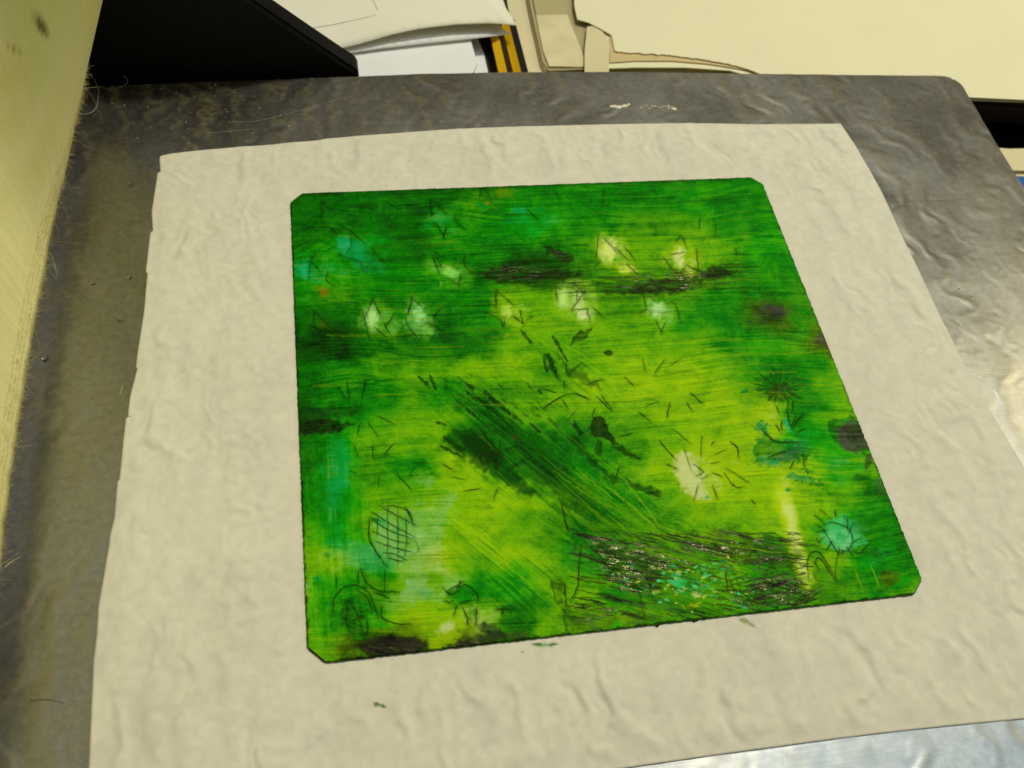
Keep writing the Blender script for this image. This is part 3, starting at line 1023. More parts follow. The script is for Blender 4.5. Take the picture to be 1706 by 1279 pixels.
# lower band: dark, dry, glittering brushwork
poly([(985, 900), (1010, 898), (1060, 914), (1120, 926), (1130, 940), (1096, 960), (1110, 990), (1080, 992), (1040, 980), (1010, 950), (1000, 930)], (30, 29, 22), 0.70, 12, 9, 7.0, 0.8)
poly([(1100, 905), (1140, 890), (1190, 880), (1240, 888), (1300, 910), (1340, 926), (1330, 944), (1260, 930), (1200, 918), (1150, 914)], (32, 32, 22), 0.64, 14, 10, 7.0, 0.8)
poly([(1225, 990), (1260, 970), (1300, 962), (1336, 960), (1345, 976), (1336, 994), (1300, 1012), (1262, 1012), (1245, 1002)], (30, 30, 30), 0.72, 10, 8, 7.0, 0.8)
poly([(1250, 930), (1266, 918), (1300, 922), (1322, 940), (1300, 946), (1262, 944)], (36, 38, 24), 0.61, 8, 6, 7.0, 0.8)
poly([(915, 965), (926, 960), (942, 972), (946, 1000), (956, 1016), (940, 1020), (928, 996)], (30, 44, 22), 0.70, 6, 5, 7.0, 0.8)
poly([(940, 1020), (980, 1010), (1040, 1020), (1100, 1030), (1060, 1042), (990, 1052), (950, 1056)], (46, 62, 16), 0.58, 10, 6, 7.0, 0.8)
poly([(1110, 955), (1130, 950), (1160, 965), (1180, 985), (1160, 1000), (1130, 985)], (60, 170, 90), 0.58, 12, 8, 7.0, 0.8)
dab(1128, 968, 20, 11, 20, (90, 206, 136), 0.85, 0.6, 1.1, 6)  # pale dabs here paint the lamp's bright patch into the ink
dab(1160, 990, 9, 7, 0, (196, 210, 120), 0.8, 0.6, 0.9, 5)
dab(1172, 946, 8, 8, 0, (120, 200, 120), 0.8, 0.6, 0.9, 5)
dab(1205, 935, 5, 5, 0, (50, 190, 110), 0.9)
dab(1238, 1010, 9, 7, 0, (60, 200, 120), 0.85, 0.6, 0.8, 5)
dab(1220, 985, 7, 6, 0, (196, 210, 100), 0.7, 0.6, 0.9, 5)
dab(1166, 932, 16, 10, 0, (70, 150, 10), 0.8)
dab(1030, 1040, 14, 7, -10, (60, 180, 50), 0.7)
dab(1055, 940, 9, 3, -10, (90, 140, 140), 0.7)
dab(1152, 1010, 16, 5, -15, (180, 190, 80), 0.6, 0.6, 1.0, 5)
# lower-left shapes
dab(596, 1010, 36, 26, 15, (24, 108, 14), 0.7, 0.7, 0.9)
dab(588, 1028, 24, 22, 15, (22, 84, 14), 0.6, 0.8, 0.9)
dab(775, 990, 32, 18, -15, (20, 124, 22), 0.85, 0.5, 0.9)
dab(795, 978, 14, 10, 0, (20, 140, 26), 0.85)
dab(785, 1020, 12, 20, -10, (24, 110, 16), 0.7, 0.7, 0.9)
poly([(600, 1074), (616, 1064), (640, 1064), (668, 1060), (704, 1070), (716, 1080), (696, 1090), (640, 1094), (606, 1086)], (38, 36, 32), 0.95, 10, 6)
poly([(736, 1078), (760, 1066), (790, 1062), (812, 1064), (800, 1078), (760, 1086)], (42, 40, 36), 0.94, 8, 6)
poly([(798, 1038), (822, 1036), (836, 1050), (846, 1066), (826, 1068), (806, 1058)], (34, 44, 30), 0.92, 9, 5)
poly([(846, 1056), (872, 1050), (886, 1060), (870, 1068), (850, 1068)], (56, 72, 36), 0.8, 9, 4)
dab(630, 1000, 60, 3, 5, (20, 90, 10), 0.5, 0.8)

# ---- brush streaks: thickness of the ink film along the stroke directions
def streak(ang, l_al, l_ac, seed, octv=3, curve=0.0):
    a = math.radians(ang)
    al = qx * math.cos(a) + qy * math.sin(a)
    ac = -qx * math.sin(a) + qy * math.cos(a)
    ac = ac + (vnoise(qx / 140, qy / 140, seed + 4) - 0.5) * 26 + curve * (al - 900) ** 2 / 1000
    out, amp, tot = 0, 1.0, 0
    for k in range(octv):
        out = out + amp * vnoise(al / (l_al / 1.5 ** k), ac / (l_ac / 2 ** k), seed + 7 * k)
        tot += amp
        amp *= 0.8
    return out / tot


def blobw(x, y, rx, ry, ang=0):
    a = math.radians(ang)
    dx, dy = qx - x, qy - y
    u_ = (dx * math.cos(a) + dy * math.sin(a)) / rx
    v_ = (-dx * math.sin(a) + dy * math.cos(a)) / ry
    return np.exp(-(u_ * u_ + v_ * v_) ** 1.5)


sA = streak(-2, 120, 4.5, 401, 3)
sB = streak(40, 110, 5, 431, 3)
sC = streak(86, 60, 7, 461, 3)
sD = streak(13, 60, 5, 491, 3)
wB = np.maximum(blobw(900, 790, 210, 110, 42), blobw(860, 950, 150, 60, 38))
wB = np.maximum(wB, blobw(955, 620, 80, 40, 45))
wC = np.maximum(blobw(545, 830, 80, 120), blobw(560, 980, 70, 90)) * 0.8
wD = np.maximum(blobw(1150, 930, 240, 80, 8), blobw(1090, 1010, 180, 40, 4))
wB, wC, wD = wB * 1.0, wC, wD * (1 - 0.4 * wB)
wA = np.clip(1 - np.maximum(np.maximum(wB, wC), wD), 0, 1)
sE = streak(-28, 60, 5, 495, 3)
wE = blobw(530, 380, 110, 80, -20) * 0.9
wA = wA * (1 - 0.8 * wE)
wt = wA + wB + wC + wD + wE
st = (wA * sA + wB * sB + wC * sC + wD * sD + wE * sE) / wt - 0.5
# finest bristle marks
fA = streak(-2, 55, 1.7, 521, 2)
fB = streak(40, 55, 1.8, 541, 2)
fD = streak(13, 26, 2.2, 561, 2)
ff = (wA * fA + wB * fB + 0.5 * wC * sC + wD * fD) / (wA + wB + 0.5 * wC + wD) - 0.5
lowT = sstep(0.35, 0.65, fbm(qx / 70, qy / 30, 581, 3))
ampS = 1.15 * (0.55 + 0.8 * lowT) * (1 + 0.5 * wB)
mott = fbm(qx / 16, qy / 12, 601, 4) - 0.5
grain = fbm(qx / 3.2, qy / 3.0, 611, 2) - 0.5
lumv = ink @ np.array([0.2, 0.7, 0.1], np.float32)
paleness = np.maximum(sstep(0.30, 0.55, ink[..., 0] * 0.5 + ink[..., 2] * 1.5), wiped)[..., None]
mid = fbm(wxx / 24, wyy / 15, 605, 4) - 0.5
ffm = 0.25 + 1.1 * sstep(0.4, 0.62, fbm(qx / 60, qy / 34, 607, 3))
dens = ampS * st * 0.9 + ff * 0.6 * ffm + mott * 0.8 + mid * 0.9 + grain * 0.55
pw = np.exp(np.clip(dens, -1.2, 1.4))[..., None] * (1 - 0.6 * paleness) + 0.6 * paleness
# a thicker film is darker, a thin one lets the light plate through
expo = 0.45 + 0.55 * pw
expo = np.where(expo < 1, 1 - (1 - expo) * sstep(0.015, 0.12, lumv)[..., None], expo)
ink = np.exp(np.log(np.maximum(ink, 0.0012)) * expo).astype(np.float32)
# separate dark bristle lines and light wiped lines
dark_l = sstep(0.13, 0.26, ff + 0.55 * st) * (0.25 + 0.75 * sstep(0.45, 0.6, fbm(qx / 90, qy / 26, 641, 2))) * (1 - paleness[..., 0])
ink *= (1 - 0.20 * dark_l * np.clip(wA + wB, 0, 1))[..., None]
light_l = sstep(0.13, 0.25, -ff - 0.45 * st) * sstep(0.5, 0.62, fbm(qx / 80, qy / 30, 651, 2))
ink = ink * (1 - 0.35 * light_l[..., None]) + lin((150, 185, 20)).astype(np.float32) * (0.35 * light_l * sstep(0.08, 0.3, lumv))[..., None]

# ---- dabs of the brush's end in the diagonal passage
rb = np.random.default_rng(21)
for k in range(46):
    t = rb.random()
    x = 740 + 150 * t + rb.normal() * 26
    y = 640 + 66 * t + rb.normal() * 24
    ln_ = rb.uniform(8, 26)
    line([(x, y), (x + ln_ * 0.74, y + ln_ * 0.62)], rb.uniform(1.6, 4.5), (14, 62, 10), rb.uniform(0.35, 0.8), 0.5, wob=1.5)
for k in range(60):
    x = rb.uniform(760, 1040)
    y = 690 + (x - 760) * 0.62 + rb.normal() * 42
    ln_ = rb.uniform(40, 130)
    line([(x, y), (x + ln_ * 0.5, y + ln_ * 0.44), (x + ln_, y + ln_ * 0.84)], rb.uniform(0.7, 1.7), (16, 72, 10) if rb.random() < 0.6 else (120, 170, 14), rb.uniform(0.12, 0.42), 0.3, wob=1.0)
for x0, y0, x1, y1 in [(805, 651, 830, 676), (776, 652, 794, 668), (782, 640, 790, 648), (696, 626, 718, 648), (716, 624, 728, 650), (776, 637, 788, 650), (794, 660, 846, 706),
                       (810, 652, 850, 690), (776, 680, 792, 694), (734, 742, 766, 760), (738, 726, 770, 752), (726, 702, 742, 708), (852, 694, 862, 700), (884, 706, 900, 722),
                       (920, 560, 945, 600), (912, 590, 928, 628), (906, 598, 912, 622), (800, 716, 838, 760)]:
    line([(x0, y0), (x1, y1)], 4.2, (12, 50, 10), 0.85, 0.6, wob=1.6)

# broad dragged streaks
for k in range(85):
    x, y = rb.uniform(500, 1330), rb.uniform(310, 690)
    ln_ = rb.uniform(50, 190)
    dk = y < 540 or rb.random() < 0.5
    line([(x, y), (x + ln_ * 0.5, y - ln_ * 0.012 + rb.normal() * 1.5), (x + ln_, y - ln_ * 0.03 + rb.normal() * 2)], rb.uniform(1.5, 5.0), (14, 78, 3) if dk else (126, 172, 12), rb.uniform(0.12, 0.36), 0.1, wob=1.0, brk=0.5)
for k in range(60):
    x = rb.uniform(880, 1120)
    y = 800 + (x - 880) * 0.45 + rb.normal() * 55
    ln_ = rb.uniform(40, 120)
    line([(x, y), (x + ln_ * 0.5, y + ln_ * 0.36), (x + ln_, y + ln_ * 0.62)], rb.uniform(1.5, 4.5), (22, 88, 4) if rb.random() < 0.6 else (116, 168, 10), rb.uniform(0.15, 0.4), 0.2, wob=2.0, brk=0.5)
# dry black bristle strokes of the lower band
for k in range(640):
    x, y = rb.uniform(960, 1345), rb.uniform(885, 1030)
    hole = np.exp(-((x - 1140) / 60) ** 2 - ((y - 985) / 34) ** 2)
    core = max(np.exp(-((x - 1060) / 90) ** 2 - ((y - 945) / 40) ** 2), np.exp(-((x - 1210) / 110) ** 2 - ((y - 908) / 26) ** 2), np.exp(-((x - 1290) / 66) ** 2 - ((y - 990) / 30) ** 2), 0.35)
    if y > 1052 - (x - 960) * 0.12 or rb.random() < hole or rb.random() > core + 0.15:
        continue
    ln_ = rb.uniform(14, 62)
    an = math.radians(rb.normal() * 5 + (13 if x < 1230 else (4 if y < 950 else -12)))
    line([(x - ln_ / 2 * math.cos(an), y - ln_ / 2 * math.sin(an)), (x + ln_ / 2 * math.cos(an), y + ln_ / 2 * math.sin(an))], rb.uniform(0.9, 3.2),
         (30, 24, 28) if rb.random() < 0.78 else (44, 110, 10), rb.uniform(0.5, 0.92), 0.5, wob=1.2)
for k in range(120):
    x = rb.uniform(800, 1235)
    y = (456 if x < 960 else 474 - (x - 960) * 0.06) + rb.normal() * 13
    ln_ = rb.uniform(16, 80)
    line([(x - ln_ / 2, y + ln_ * 0.015), (x + ln_ / 2, y - ln_ * 0.015)], rb.uniform(0.9, 2.8), (20, 34, 12) if rb.random() < 0.7 else (40, 110, 8), rb.uniform(0.3, 0.7), 0.5, wob=1.2)
# bright mint and straw flecks: ink colour with the lamp's glint painted in
for k in range(95):
    x, y = 1140 + rb.normal() * 46, 972 + rb.normal() * 20
    c_ = [(84, 214, 136), (120, 226, 160), (196, 218, 110), (60, 176, 70)][rb.integers(0, 4)]
    dab(x, y, rb.uniform(2.0, 7.5), rb.uniform(1.4, 3.6), rb.uniform(-30, 20), c_, rb.uniform(0.5, 0.9), 0.7, 0.7, 4)
for k in range(26):
    x, y = 1222 + rb.normal() * 14, 985 + rb.normal() * 22
    dab(x, y, rb.uniform(1.5, 5), rb.uniform(1.2, 3), rb.uniform(-30, 20), (80, 206, 120), rb.uniform(0.4, 0.8), 0.7, 0.7, 4)
# soft folds inside the wiped flowers
for fx_, fy_, fr_ in [(748, 456, 22), (1028, 426, 26), (1136, 432, 24), (632, 532, 24), (700, 530, 22), (850, 516, 22), (960, 504, 26), (1098, 520, 20), (1185, 786, 40)]:
    for k in range(11):
        an, r_ = rb.uniform(0, 6.28), rb.uniform(0.1, 1.0) * fr_
        x, y = fx_ + r_ * math.cos(an), fy_ + r_ * 0.9 * math.sin(an)
        a2 = rb.uniform(0, 3.14)
        ln_ = rb.uniform(0.3, 0.8) * fr_
        line([(x, y), (x + ln_ * 0.5 * math.cos(a2) + rb.normal() * 2, y + ln_ * 0.5 * math.sin(a2) + rb.normal() * 2), (x + ln_ * math.cos(a2), y + ln_ * math.sin(a2))], rb.uniform(1.5, 4.0),
             (64, 150, 30) if rb.random() < 0.8 else (190, 214, 130), rb.uniform(0.15, 0.4), 0.2, wob=1.8)

# ---- scratched drawing
D1, D2 = (10, 40, 10), (18, 66, 14)
for a_ in [
    # left flower marks (top left)
    [(535, 334), (536, 372)], [(536, 338), (554, 350)], [(562, 372), (590, 388)], [(586, 386), (608, 406)], [(586, 394), (584, 410), (578, 420)],
    [(548, 378), (560, 390)], [(563, 424), (602, 436)], [(600, 436), (606, 454), (614, 438)], [(620, 416), (640, 438)], [(516, 434), (536, 454)], [(516, 434), (514, 466)],
    [(546, 450), (544, 466), (556, 476)], [(518, 430), (532, 418)], [(716, 330), (719, 360)], [(718, 332), (742, 354)], [(728, 372), (740, 396)], [(738, 398), (744, 378)],
    [(756, 360), (764, 374), (778, 384)], [(638, 342), (640, 358)], [(640, 335), (664, 348)], [(646, 366), (650, 358)], [(798, 330), (804, 312), (816, 328)], [(876, 346), (896, 366)],
    [(722, 418), (738, 430)], [(720, 428), (732, 454)], [(726, 424), (736, 446)], [(774, 424), (774, 440), (790, 458)], [(745, 462), (766, 476)], [(764, 476), (768, 456)],
    [(523, 516), (522, 540)], [(523, 518), (552, 548), (572, 564)], [(516, 542), (540, 552)],
    [(622, 496), (608, 530)], [(622, 498), (634, 526)], [(604, 518), (612, 552), (616, 562)], [(624, 546), (644, 562)], [(640, 538), (652, 560)], [(656, 522), (642, 546)],
    [(686, 494), (680, 524)], [(684, 496), (708, 514)], [(688, 500), (676, 532), (690, 556), (700, 566)], [(722, 528), (734, 512)], [(722, 526), (728, 546)], [(708, 536), (740, 552)],
    [(826, 482), (826, 512)], [(827, 484), (856, 508)], [(806, 520), (832, 530), (838, 544), (844, 522)], [(854, 526), (872, 540)], [(866, 516), (872, 540)], [(876, 534), (888, 526)],
    [(996, 392), (993, 432)], [(1006, 396), (1028, 420)], [(1024, 412), (1048, 434)], [(1040, 410), (1058, 432)], [(990, 444), (1000, 434)], [(1044, 440), (1064, 458)],
    [(1126, 404), (1134, 392), (1144, 412)], [(1118, 424), (1140, 420)], [(1106, 428), (1118, 446), (1140, 462)], [(1144, 442), (1130, 458)], [(1144, 442), (1166, 452)], [(1160, 416), (1164, 450)],
    [(926, 476), (928, 500)], [(956, 472), (976, 490)], [(962, 484), (960, 502)], [(976, 482), (964, 500), (952, 516)], [(952, 516), (978, 514)], [(978, 514), (982, 534)], [(986, 510), (1006, 530)],
    [(1072, 490), (1076, 514)], [(1074, 488), (1094, 504)], [(1110, 504), (1124, 506), (1134, 538)], [(1064, 522), (1078, 514)], [(1092, 534), (1102, 554)], [(1108, 538), (1100, 554)],
    [(925, 316), (931, 334)], [(1005, 314), (1003, 340)], [(1166, 364), (1165, 382)], [(1192, 374), (1192, 392)], [(1226, 414), (1228, 424)], [(1220, 422), (1246, 424)],
    [(1070, 596), (1075, 618)], [(1108, 598), (1090, 622)], [(1134, 598), (1114, 610)], [(1040, 628), (1056, 642)], [(1150, 654), (1170, 672)], [(1144, 670), (1152, 684)], [(1116, 670), (1111, 696)],
    [(943, 602), (944, 622)], [(972, 602), (946, 622)], [(978, 640), (1004, 632)], [(904, 680), (936, 660), (960, 656), (980, 664)], [(908, 678), (932, 662)], [(960, 656), (980, 664)], [(936, 664), (946, 680)],
    [(994, 660), (1018, 684)], [(1001, 658), (1020, 682)], [(991, 680), (987, 694)], [(960, 682), (944, 702)], [(940, 634), (940, 648)], [(900, 646), (926, 654)], [(1074, 678), (1096, 668)],
    [(1064, 686), (1084, 702)], [(1028, 728), (1054, 722)], [(1120, 714), (1150, 738)], [(1030, 746), (1068, 766)], [(1032, 776), (1026, 796)],
    [(562, 645), (578, 666)], [(578, 636), (582, 662)], [(609, 634), (602, 664)], [(628, 692), (656, 706)], [(613, 702), (630, 727)], [(589, 742), (598, 762)], [(621, 740), (621, 764)], [(600, 704), (595, 724)],
    [(660, 788), (686, 816)], [(736, 772), (754, 783)], [(755, 795), (776, 800)], [(656, 738), (640, 756)], [(630, 794), (631, 808)], [(582, 784), (592, 788)], [(742, 650), (744, 640)],
    [(832, 732), (832, 770)], [(844, 750), (858, 742)], [(848, 780), (876, 764)], [(830, 812), (822, 830)], [(772, 818), (800, 814)],
    # round flower
    [(1098, 734), (1126, 766)], [(1138, 744), (1151, 782)], [(1169, 726), (1167, 762)], [(1110, 774), (1128, 781)], [(1154, 773), (1172, 786), (1160, 792)], [(1188, 758), (1210, 748)], [(1184, 772), (1198, 769)],
    [(1182, 790), (1170, 798)], [(1186, 787), (1204, 794)], [(1207, 788), (1224, 810), (1240, 810)], [(1210, 780), (1236, 796), (1250, 806)], [(1187, 808), (1194, 830)], [(1163, 808), (1155, 836)],
    [(1184, 741), (1190, 736)], [(1252, 832), (1258, 840)], [(1216, 735), (1228, 746), (1230, 762)],
    # triangle figures, lower middle
    [(934, 836), (940, 862), (947, 886)], [(936, 836), (962, 872), (986, 904)], [(948, 880), (968, 886)], [(967, 905), (964, 950), (962, 978), (950, 1000)], [(972, 902), (1000, 926), (1014, 946), (1050, 960)],
    [(996, 900), (1016, 912)], [(918, 966), (926, 1000)], [(940, 974), (944, 1010)], [(1062, 978), (1074, 1026)], [(1078, 958), (1088, 1000)], [(1077, 930), (1078, 960)], [(938, 1024), (944, 1052)], [(960, 902), (956, 920)],
    [(1204, 930), (1206, 946)], [(1210, 940), (1222, 944)], [(1208, 950), (1213, 984)], [(1214, 962), (1228, 1000)], [(1224, 956), (1234, 984)], [(1226, 984), (1230, 1000)], [(1245, 930), (1254, 918), (1270, 914)], [(1226, 1000), (1256, 1014)],
    # sun face
    [(1364, 906), (1360, 896)], [(1356, 858), (1372, 870)], [(1366, 848), (1384, 864)], [(1391, 850), (1393, 860)], [(1358, 872), (1375, 884)], [(1360, 888), (1375, 882)], [(1363, 903), (1374, 894)],
    [(1376, 918), (1387, 900)], [(1412, 862), (1412, 882)], [(1422, 870), (1414, 890)], [(1418, 906), (1436, 895)], [(1406, 860), (1408, 868)], [(1417, 912), (1430, 922), (1440, 914), (1452, 902)], [(1397, 912), (1398, 926)],
    [(1402, 914), (1404, 924)], [(1410, 911), (1420, 924)], [(1396, 920), (1392, 946), (1393, 970)],
    [(1372, 884), (1384, 902), (1396, 922)], [(1370, 876), (1384, 870), (1400, 874), (1413, 880), (1420, 896), (1417, 910), (1410, 918), (1398, 920)],
    # arched doors
    [(1348, 968), (1345, 934), (1353, 920), (1364, 920), (1376, 936), (1392, 964)], [(1364, 948), (1358, 936), (1366, 930), (1376, 944), (1390, 966)], [(1354, 952), (1360, 966)],
    # lower right hatch
    [(1325, 1008), (1368, 976)], [(1320, 1008), (1355, 980)], [(1335, 1006), (1372, 982)],
]:
    big = a_[0][1] > 560
    line(a_, rb.uniform(1.3, 1.9) if big else rb.uniform(1.5, 2.5), D1 if rb.random() < 0.6 else D2, rb.uniform(0.6, 0.9) if big else rb.uniform(0.5, 0.75), 1.0)

# cross-hatched oval
line([(675, 846), (684, 858), (688, 876)], 2.0, D1, 0.9)
line([(640, 843), (652, 842), (664, 844), (676, 850), (684, 866)], 1.4, D2, 0.9)
line([(616, 862), (614, 884), (618, 904), (630, 924), (643, 944)], 1.8, D1, 0.9)
line([(690, 900), (697, 915), (692, 920)], 1.2, D2, 0.6)
for a_ in [[(618, 852), (650, 872), (690, 894)], [(633, 842), (660, 858), (694, 876)], [(620, 866), (650, 884), (688, 898)], [(620, 884), (650, 898), (683, 906)], [(626, 902), (656, 912), (686, 920)],
           [(638, 920), (660, 924), (678, 934)], [(645, 929), (672, 936)], [(617, 862), (634, 868)]]:
    line(a_, 1.3, D1, 0.85)
for a_ in [[(645, 844), (646, 880), (645, 926)], [(662, 848), (663, 890), (662, 940)], [(676, 860), (677, 900), (673, 930)], [(629, 862), (628, 890)], [(641, 950), (640, 984)]]:
    line(a_, 1.3, D2, 0.8)
# lower-left arched figure
for a_ in [[(554, 1020), (556, 1000), (564, 986), (580, 976), (598, 976), (614, 988), (624, 1010), (630, 1030)], [(596, 984), (612, 996), (620, 1016)], [(574, 1006), (580, 1000), (596, 1024), (604, 1056)],
           [(580, 1000), (576, 1030), (584, 1054)], [(586, 1034), (608, 1026)], [(612, 1034), (612, 1060)], [(560, 958), (560, 980)], [(597, 950), (596, 970)], [(600, 946), (610, 970), (630, 984), (666, 986)], [(622, 986), (648, 996)],
           [(636, 1010), (636, 1028), (656, 1038), (684, 1040)], [(738, 978), (750, 990), (764, 984)], [(745, 985), (770, 970)], [(740, 1000), (752, 1006)], [(760, 982), (776, 974), (794, 990), (796, 1002)],
           [(766, 1004), (792, 1000)], [(770, 1010), (778, 1030), (780, 1042)], [(794, 1012), (792, 1042)], [(824, 1016), (850, 1014)], [(838, 1012), (836, 1028)], [(756, 1026), (762, 1008)], [(766, 968), (764, 980)]]:
    line(a_, 2.2, (14, 54, 14), 0.8)
# bristly leaf tips round the bush
for k in range(46):
    an = rb.uniform(0, 2 * math.pi)
    r0, r1 = rb.uniform(10, 28), rb.uniform(30, 52)
    c_, s_ = math.cos(an), math.sin(an)
    line([(1296 + r0 * c_, 646 + 0.62 * r0 * s_), (1296 + r1 * c_, 646 + 0.66 * r1 * s_)], rb.uniform(1.0, 2.0), (24, 66, 26), rb.uniform(0.4, 0.8), 0.6)
for a_ in [[(1310, 682), (1316, 710)], [(1338, 688), (1320, 712)], [(1326, 690), (1318, 712)], [(1292, 708), (1300, 720)], [(1302, 702), (1302, 716)], [(1268, 716), (1286, 732), (1300, 736), (1334, 736)], [(1275, 722), (1290, 734)],
           [(1336, 752), (1342, 782)], [(1324, 766), (1316, 780)], [(1280, 762), (1316, 748)], [(1298, 688), (1294, 676)], [(1320, 684), (1320, 670)], [(1312, 672), (1312, 684)], [(1328, 720), (1342, 714)]]:
    line(a_, 1.8, (18, 50, 20), 0.85)

# ---- pale wiped strokes across the lower band
for a_ in [[(1088, 872), (1150, 894), (1250, 914), (1330, 924)], [(1070, 908), (1120, 926), (1160, 940)], [(1050, 840), (1090, 876)], [(1000, 800), (1060, 850), (1092, 880)], [(960, 780), (1020, 830)], [(1100, 880), (1080, 850), (1040, 800)],
           [(970, 964), (1000, 968), (1030, 974)], [(950, 1010), (1010, 1026), (1060, 1032)], [(700, 1000), (740, 1010)], [(1450, 940), (1466, 980)], [(1424, 948), (1438, 985)]]:
    line(a_, 1.8, (128, 176, 30), 0.65, -0.5, wob=1.2)
for k in range(26):
    x, y = rb.uniform(600, 1240), rb.uniform(560, 680)
    line([(x, y), (x + rb.uniform(30, 120), y - rb.uniform(0, 5))], rb.uniform(0.6, 1.1), (150, 184, 60), rb.uniform(0.15, 0.4), 0.2)

# ---- relief of the film: dry, bristly ridges where the ink was dragged thick
dry = np.zeros(qx.shape, np.float32)
for args, am in [((1070, 950, 150, 60, 15), 1.0), ((1230, 920, 130, 50, 10), 0.9), ((1290, 990, 110, 42, -8), 1.0), ((1050, 1025, 150, 26, -6), 0.9), ((1430, 940, 110, 60, 5), 0.45), ((960, 920, 50, 60, 40), 0.4),
                 ((860, 455, 80, 18, 0), 0.7), ((1110, 468, 130, 24, 0), 0.8), ((535, 705, 60, 28, -4), 0.9), ((640, 1085, 80, 16, -5), 0.7), ((780, 1078, 60, 14, -8), 0.7), ((590, 1020, 50, 45, 0), 0.5),
                 ((1340, 745, 70, 14, 0), 0.4), ((935, 425, 40, 14, 10), 0.6), ((760, 560, 120, 10, -3), 0.4), ((1000, 715, 24, 20, 40), 0.4), ((1420, 725, 40, 30, 0), 0.3), ((1140, 860, 140, 30, 8), 0.25)]:
    dry = np.maximum(dry, blobw(*args) * am)
rag = fbm(qx / 2.6, qy / 2.2, 701, 2) - 0.5
rd = streak(12, 34, 3.6, 721, 2) - 0.5
ra = streak(-2, 34, 3.6, 741, 2) - 0.5
rid = np.where(qy > 820, rd, ra)
lum_ = (ink @ np.array([0.25, 0.65, 0.10], np.float32))[..., None]
hgt += dry * (0.25 + 0.75 * sstep(0.26, 0.05, lum_[..., 0])) * (rid * 0.00046 + rag * 0.00008)
hgt += ff * 0.000022 + st * 0.00003 + grain * 0.000006
hgt += (fbm(qx / 60, qy / 60, 761, 2) - 0.5) * 0.00006
# dry patches: torn film, bits of the plate showing between the dark bristle ridges
gap = sstep(0.10, 0.26, -rid - 0.4 * rag) * dry * sstep(860, 900, qy)
ink = ink * (1 - 0.4 * gap[..., None]) + lin((84, 120, 20)).astype(np.float32) * (0.4 * gap)[..., None]
rdg = sstep(0.06, 0.22, rid + 0.4 * rag) * dry
ink *= (1 - 0.55 * rdg)[..., None]
dry = dry * (0.25 + 0.75 * sstep(0.26, 0.05, lum_[..., 0]))
dd = sstep(0.30, 0.80, dry) * (0.25 + 0.75 * sstep(0.42, 0.62, fbm(qx / 20, qy / 9, 775, 3)))
rough = np.clip(0.60 + 0.16 * (fbm(qx / 30, qy / 30, 771, 3) - 0.5) - 0.40 * dd, 0.16, 0.8)
spec = 0.05 + 0.085 * dd

# dark rim of ink along the plate's edges
ex = np.minimum(GX + PW / 2, PW / 2 - GX)
ey = np.minimum(GY + PH / 2, PH / 2 - GY)
ed = np.minimum(ex, ey)
edn = ed + (fbm(qx / 9, qy / 9, 781, 3) - 0.5) * 0.0016
topb = sstep(0.0032, 0.0002, (PH / 2 - GY) + (fbm(qx / 14, qy / 6, 785, 3) - 0.5) * 0.003) * 0.6
rimm = np.maximum(sstep(0.0007, 0.0001, edn) * 0.8, topb)
ink = ink * (1 - rimm[..., None]) + lin((12, 40, 10)).astype(np.float32) * rimm[..., None]
lum_ = (ink @ np.array([0.25, 0.65, 0.10], np.float32))[..., None]
ink = np.clip(lum_ + (ink - lum_) * (1.12 + 0.06 * wiped[..., None]), 0.0009, 0.85)

# rounded-off (snipped) corners of the plate
def plate_outline(inset=0.0):
    w, h = PW / 2 - inset, PH / 2 - inset
    tl, trc, brc, blc = 0.0055, 0.0050, 0.0055, 0.0060
    o = []

    def corner(cx_, cy_, sx, sy, c):
        k = c * 0.42
        a1 = [(cx_ - sx * c, cy_), (cx_ - sx * (c - k * 0.6), cy_ - sy * k * 0.10), (cx_ - sx * k * 0.10, cy_ - sy * (c - k * 0.6)), (cx_, cy_ - sy * c)]
        return a1

    o += corner(-w, h, -1, 1, tl)[::-1]
    o += corner(w, h, 1, 1, trc)
    o += corner(w, -h, 1, -1, brc)[::-1]
    o += corner(-w, -h, -1, -1, blc)
    return o


outl_p = plate_outline()
# pull the grid's corner points in to the snipped outline
def corner_pull(GX, GY):
    X_, Y_ = GX.copy(), GY.copy()
    for sx, sy, c in [(-1, 1, 0.0055), (1, 1, 0.0050), (1, -1, 0.0055), (-1, -1, 0.0060)]:
        a = PW / 2 - sx * X_
        b = PH / 2 - sy * Y_
        c2 = c * 0.94
        m = (a + b < c2)
        k = (c2 - a - b) / 2
        X_ = np.where(m, X_ - sx * k, X_)
        Y_ = np.where(m, Y_ - sy * k, Y_)
    return X_, Y_


CX_, CY_ = corner_pull(GX, GY)
# slightly ragged cut edge
rg = (fbm(CX_ * 900, CY_ * 900, 791, 2) - 0.5) * 0.0005 * sstep(0.0006, 0.0, ed)
CX_ = CX_ + rg * np.sign(CX_) * (ex < ey)
CY_ = CY_ + rg * np.sign(CY_) * (ey <= ex)
hz = ZP + hgt - 0.0003 * sstep(0.0004, 0.0, ed)
pl = empty("printing_plate", (0, 0, 0.001))
tag(pl, "square printing plate smeared with green ink and scratched drawings, lying on the tissue", "printing plate")
face_me = grid_mesh("inked_face", np.stack([CX_, CY_, hz], -1))
set_color(face_me, ink)
set_float(face_me, rough, "Rough")
set_float(face_me, spec, "Spec")
link("inked_face", face_me, MAT_INK, pl)
prism("plate_body", [(x * 0.9985, y * 0.9985) for x, y in outl_p], 0.0004, ZP - 0.00042, MAT_PLATE, pl)
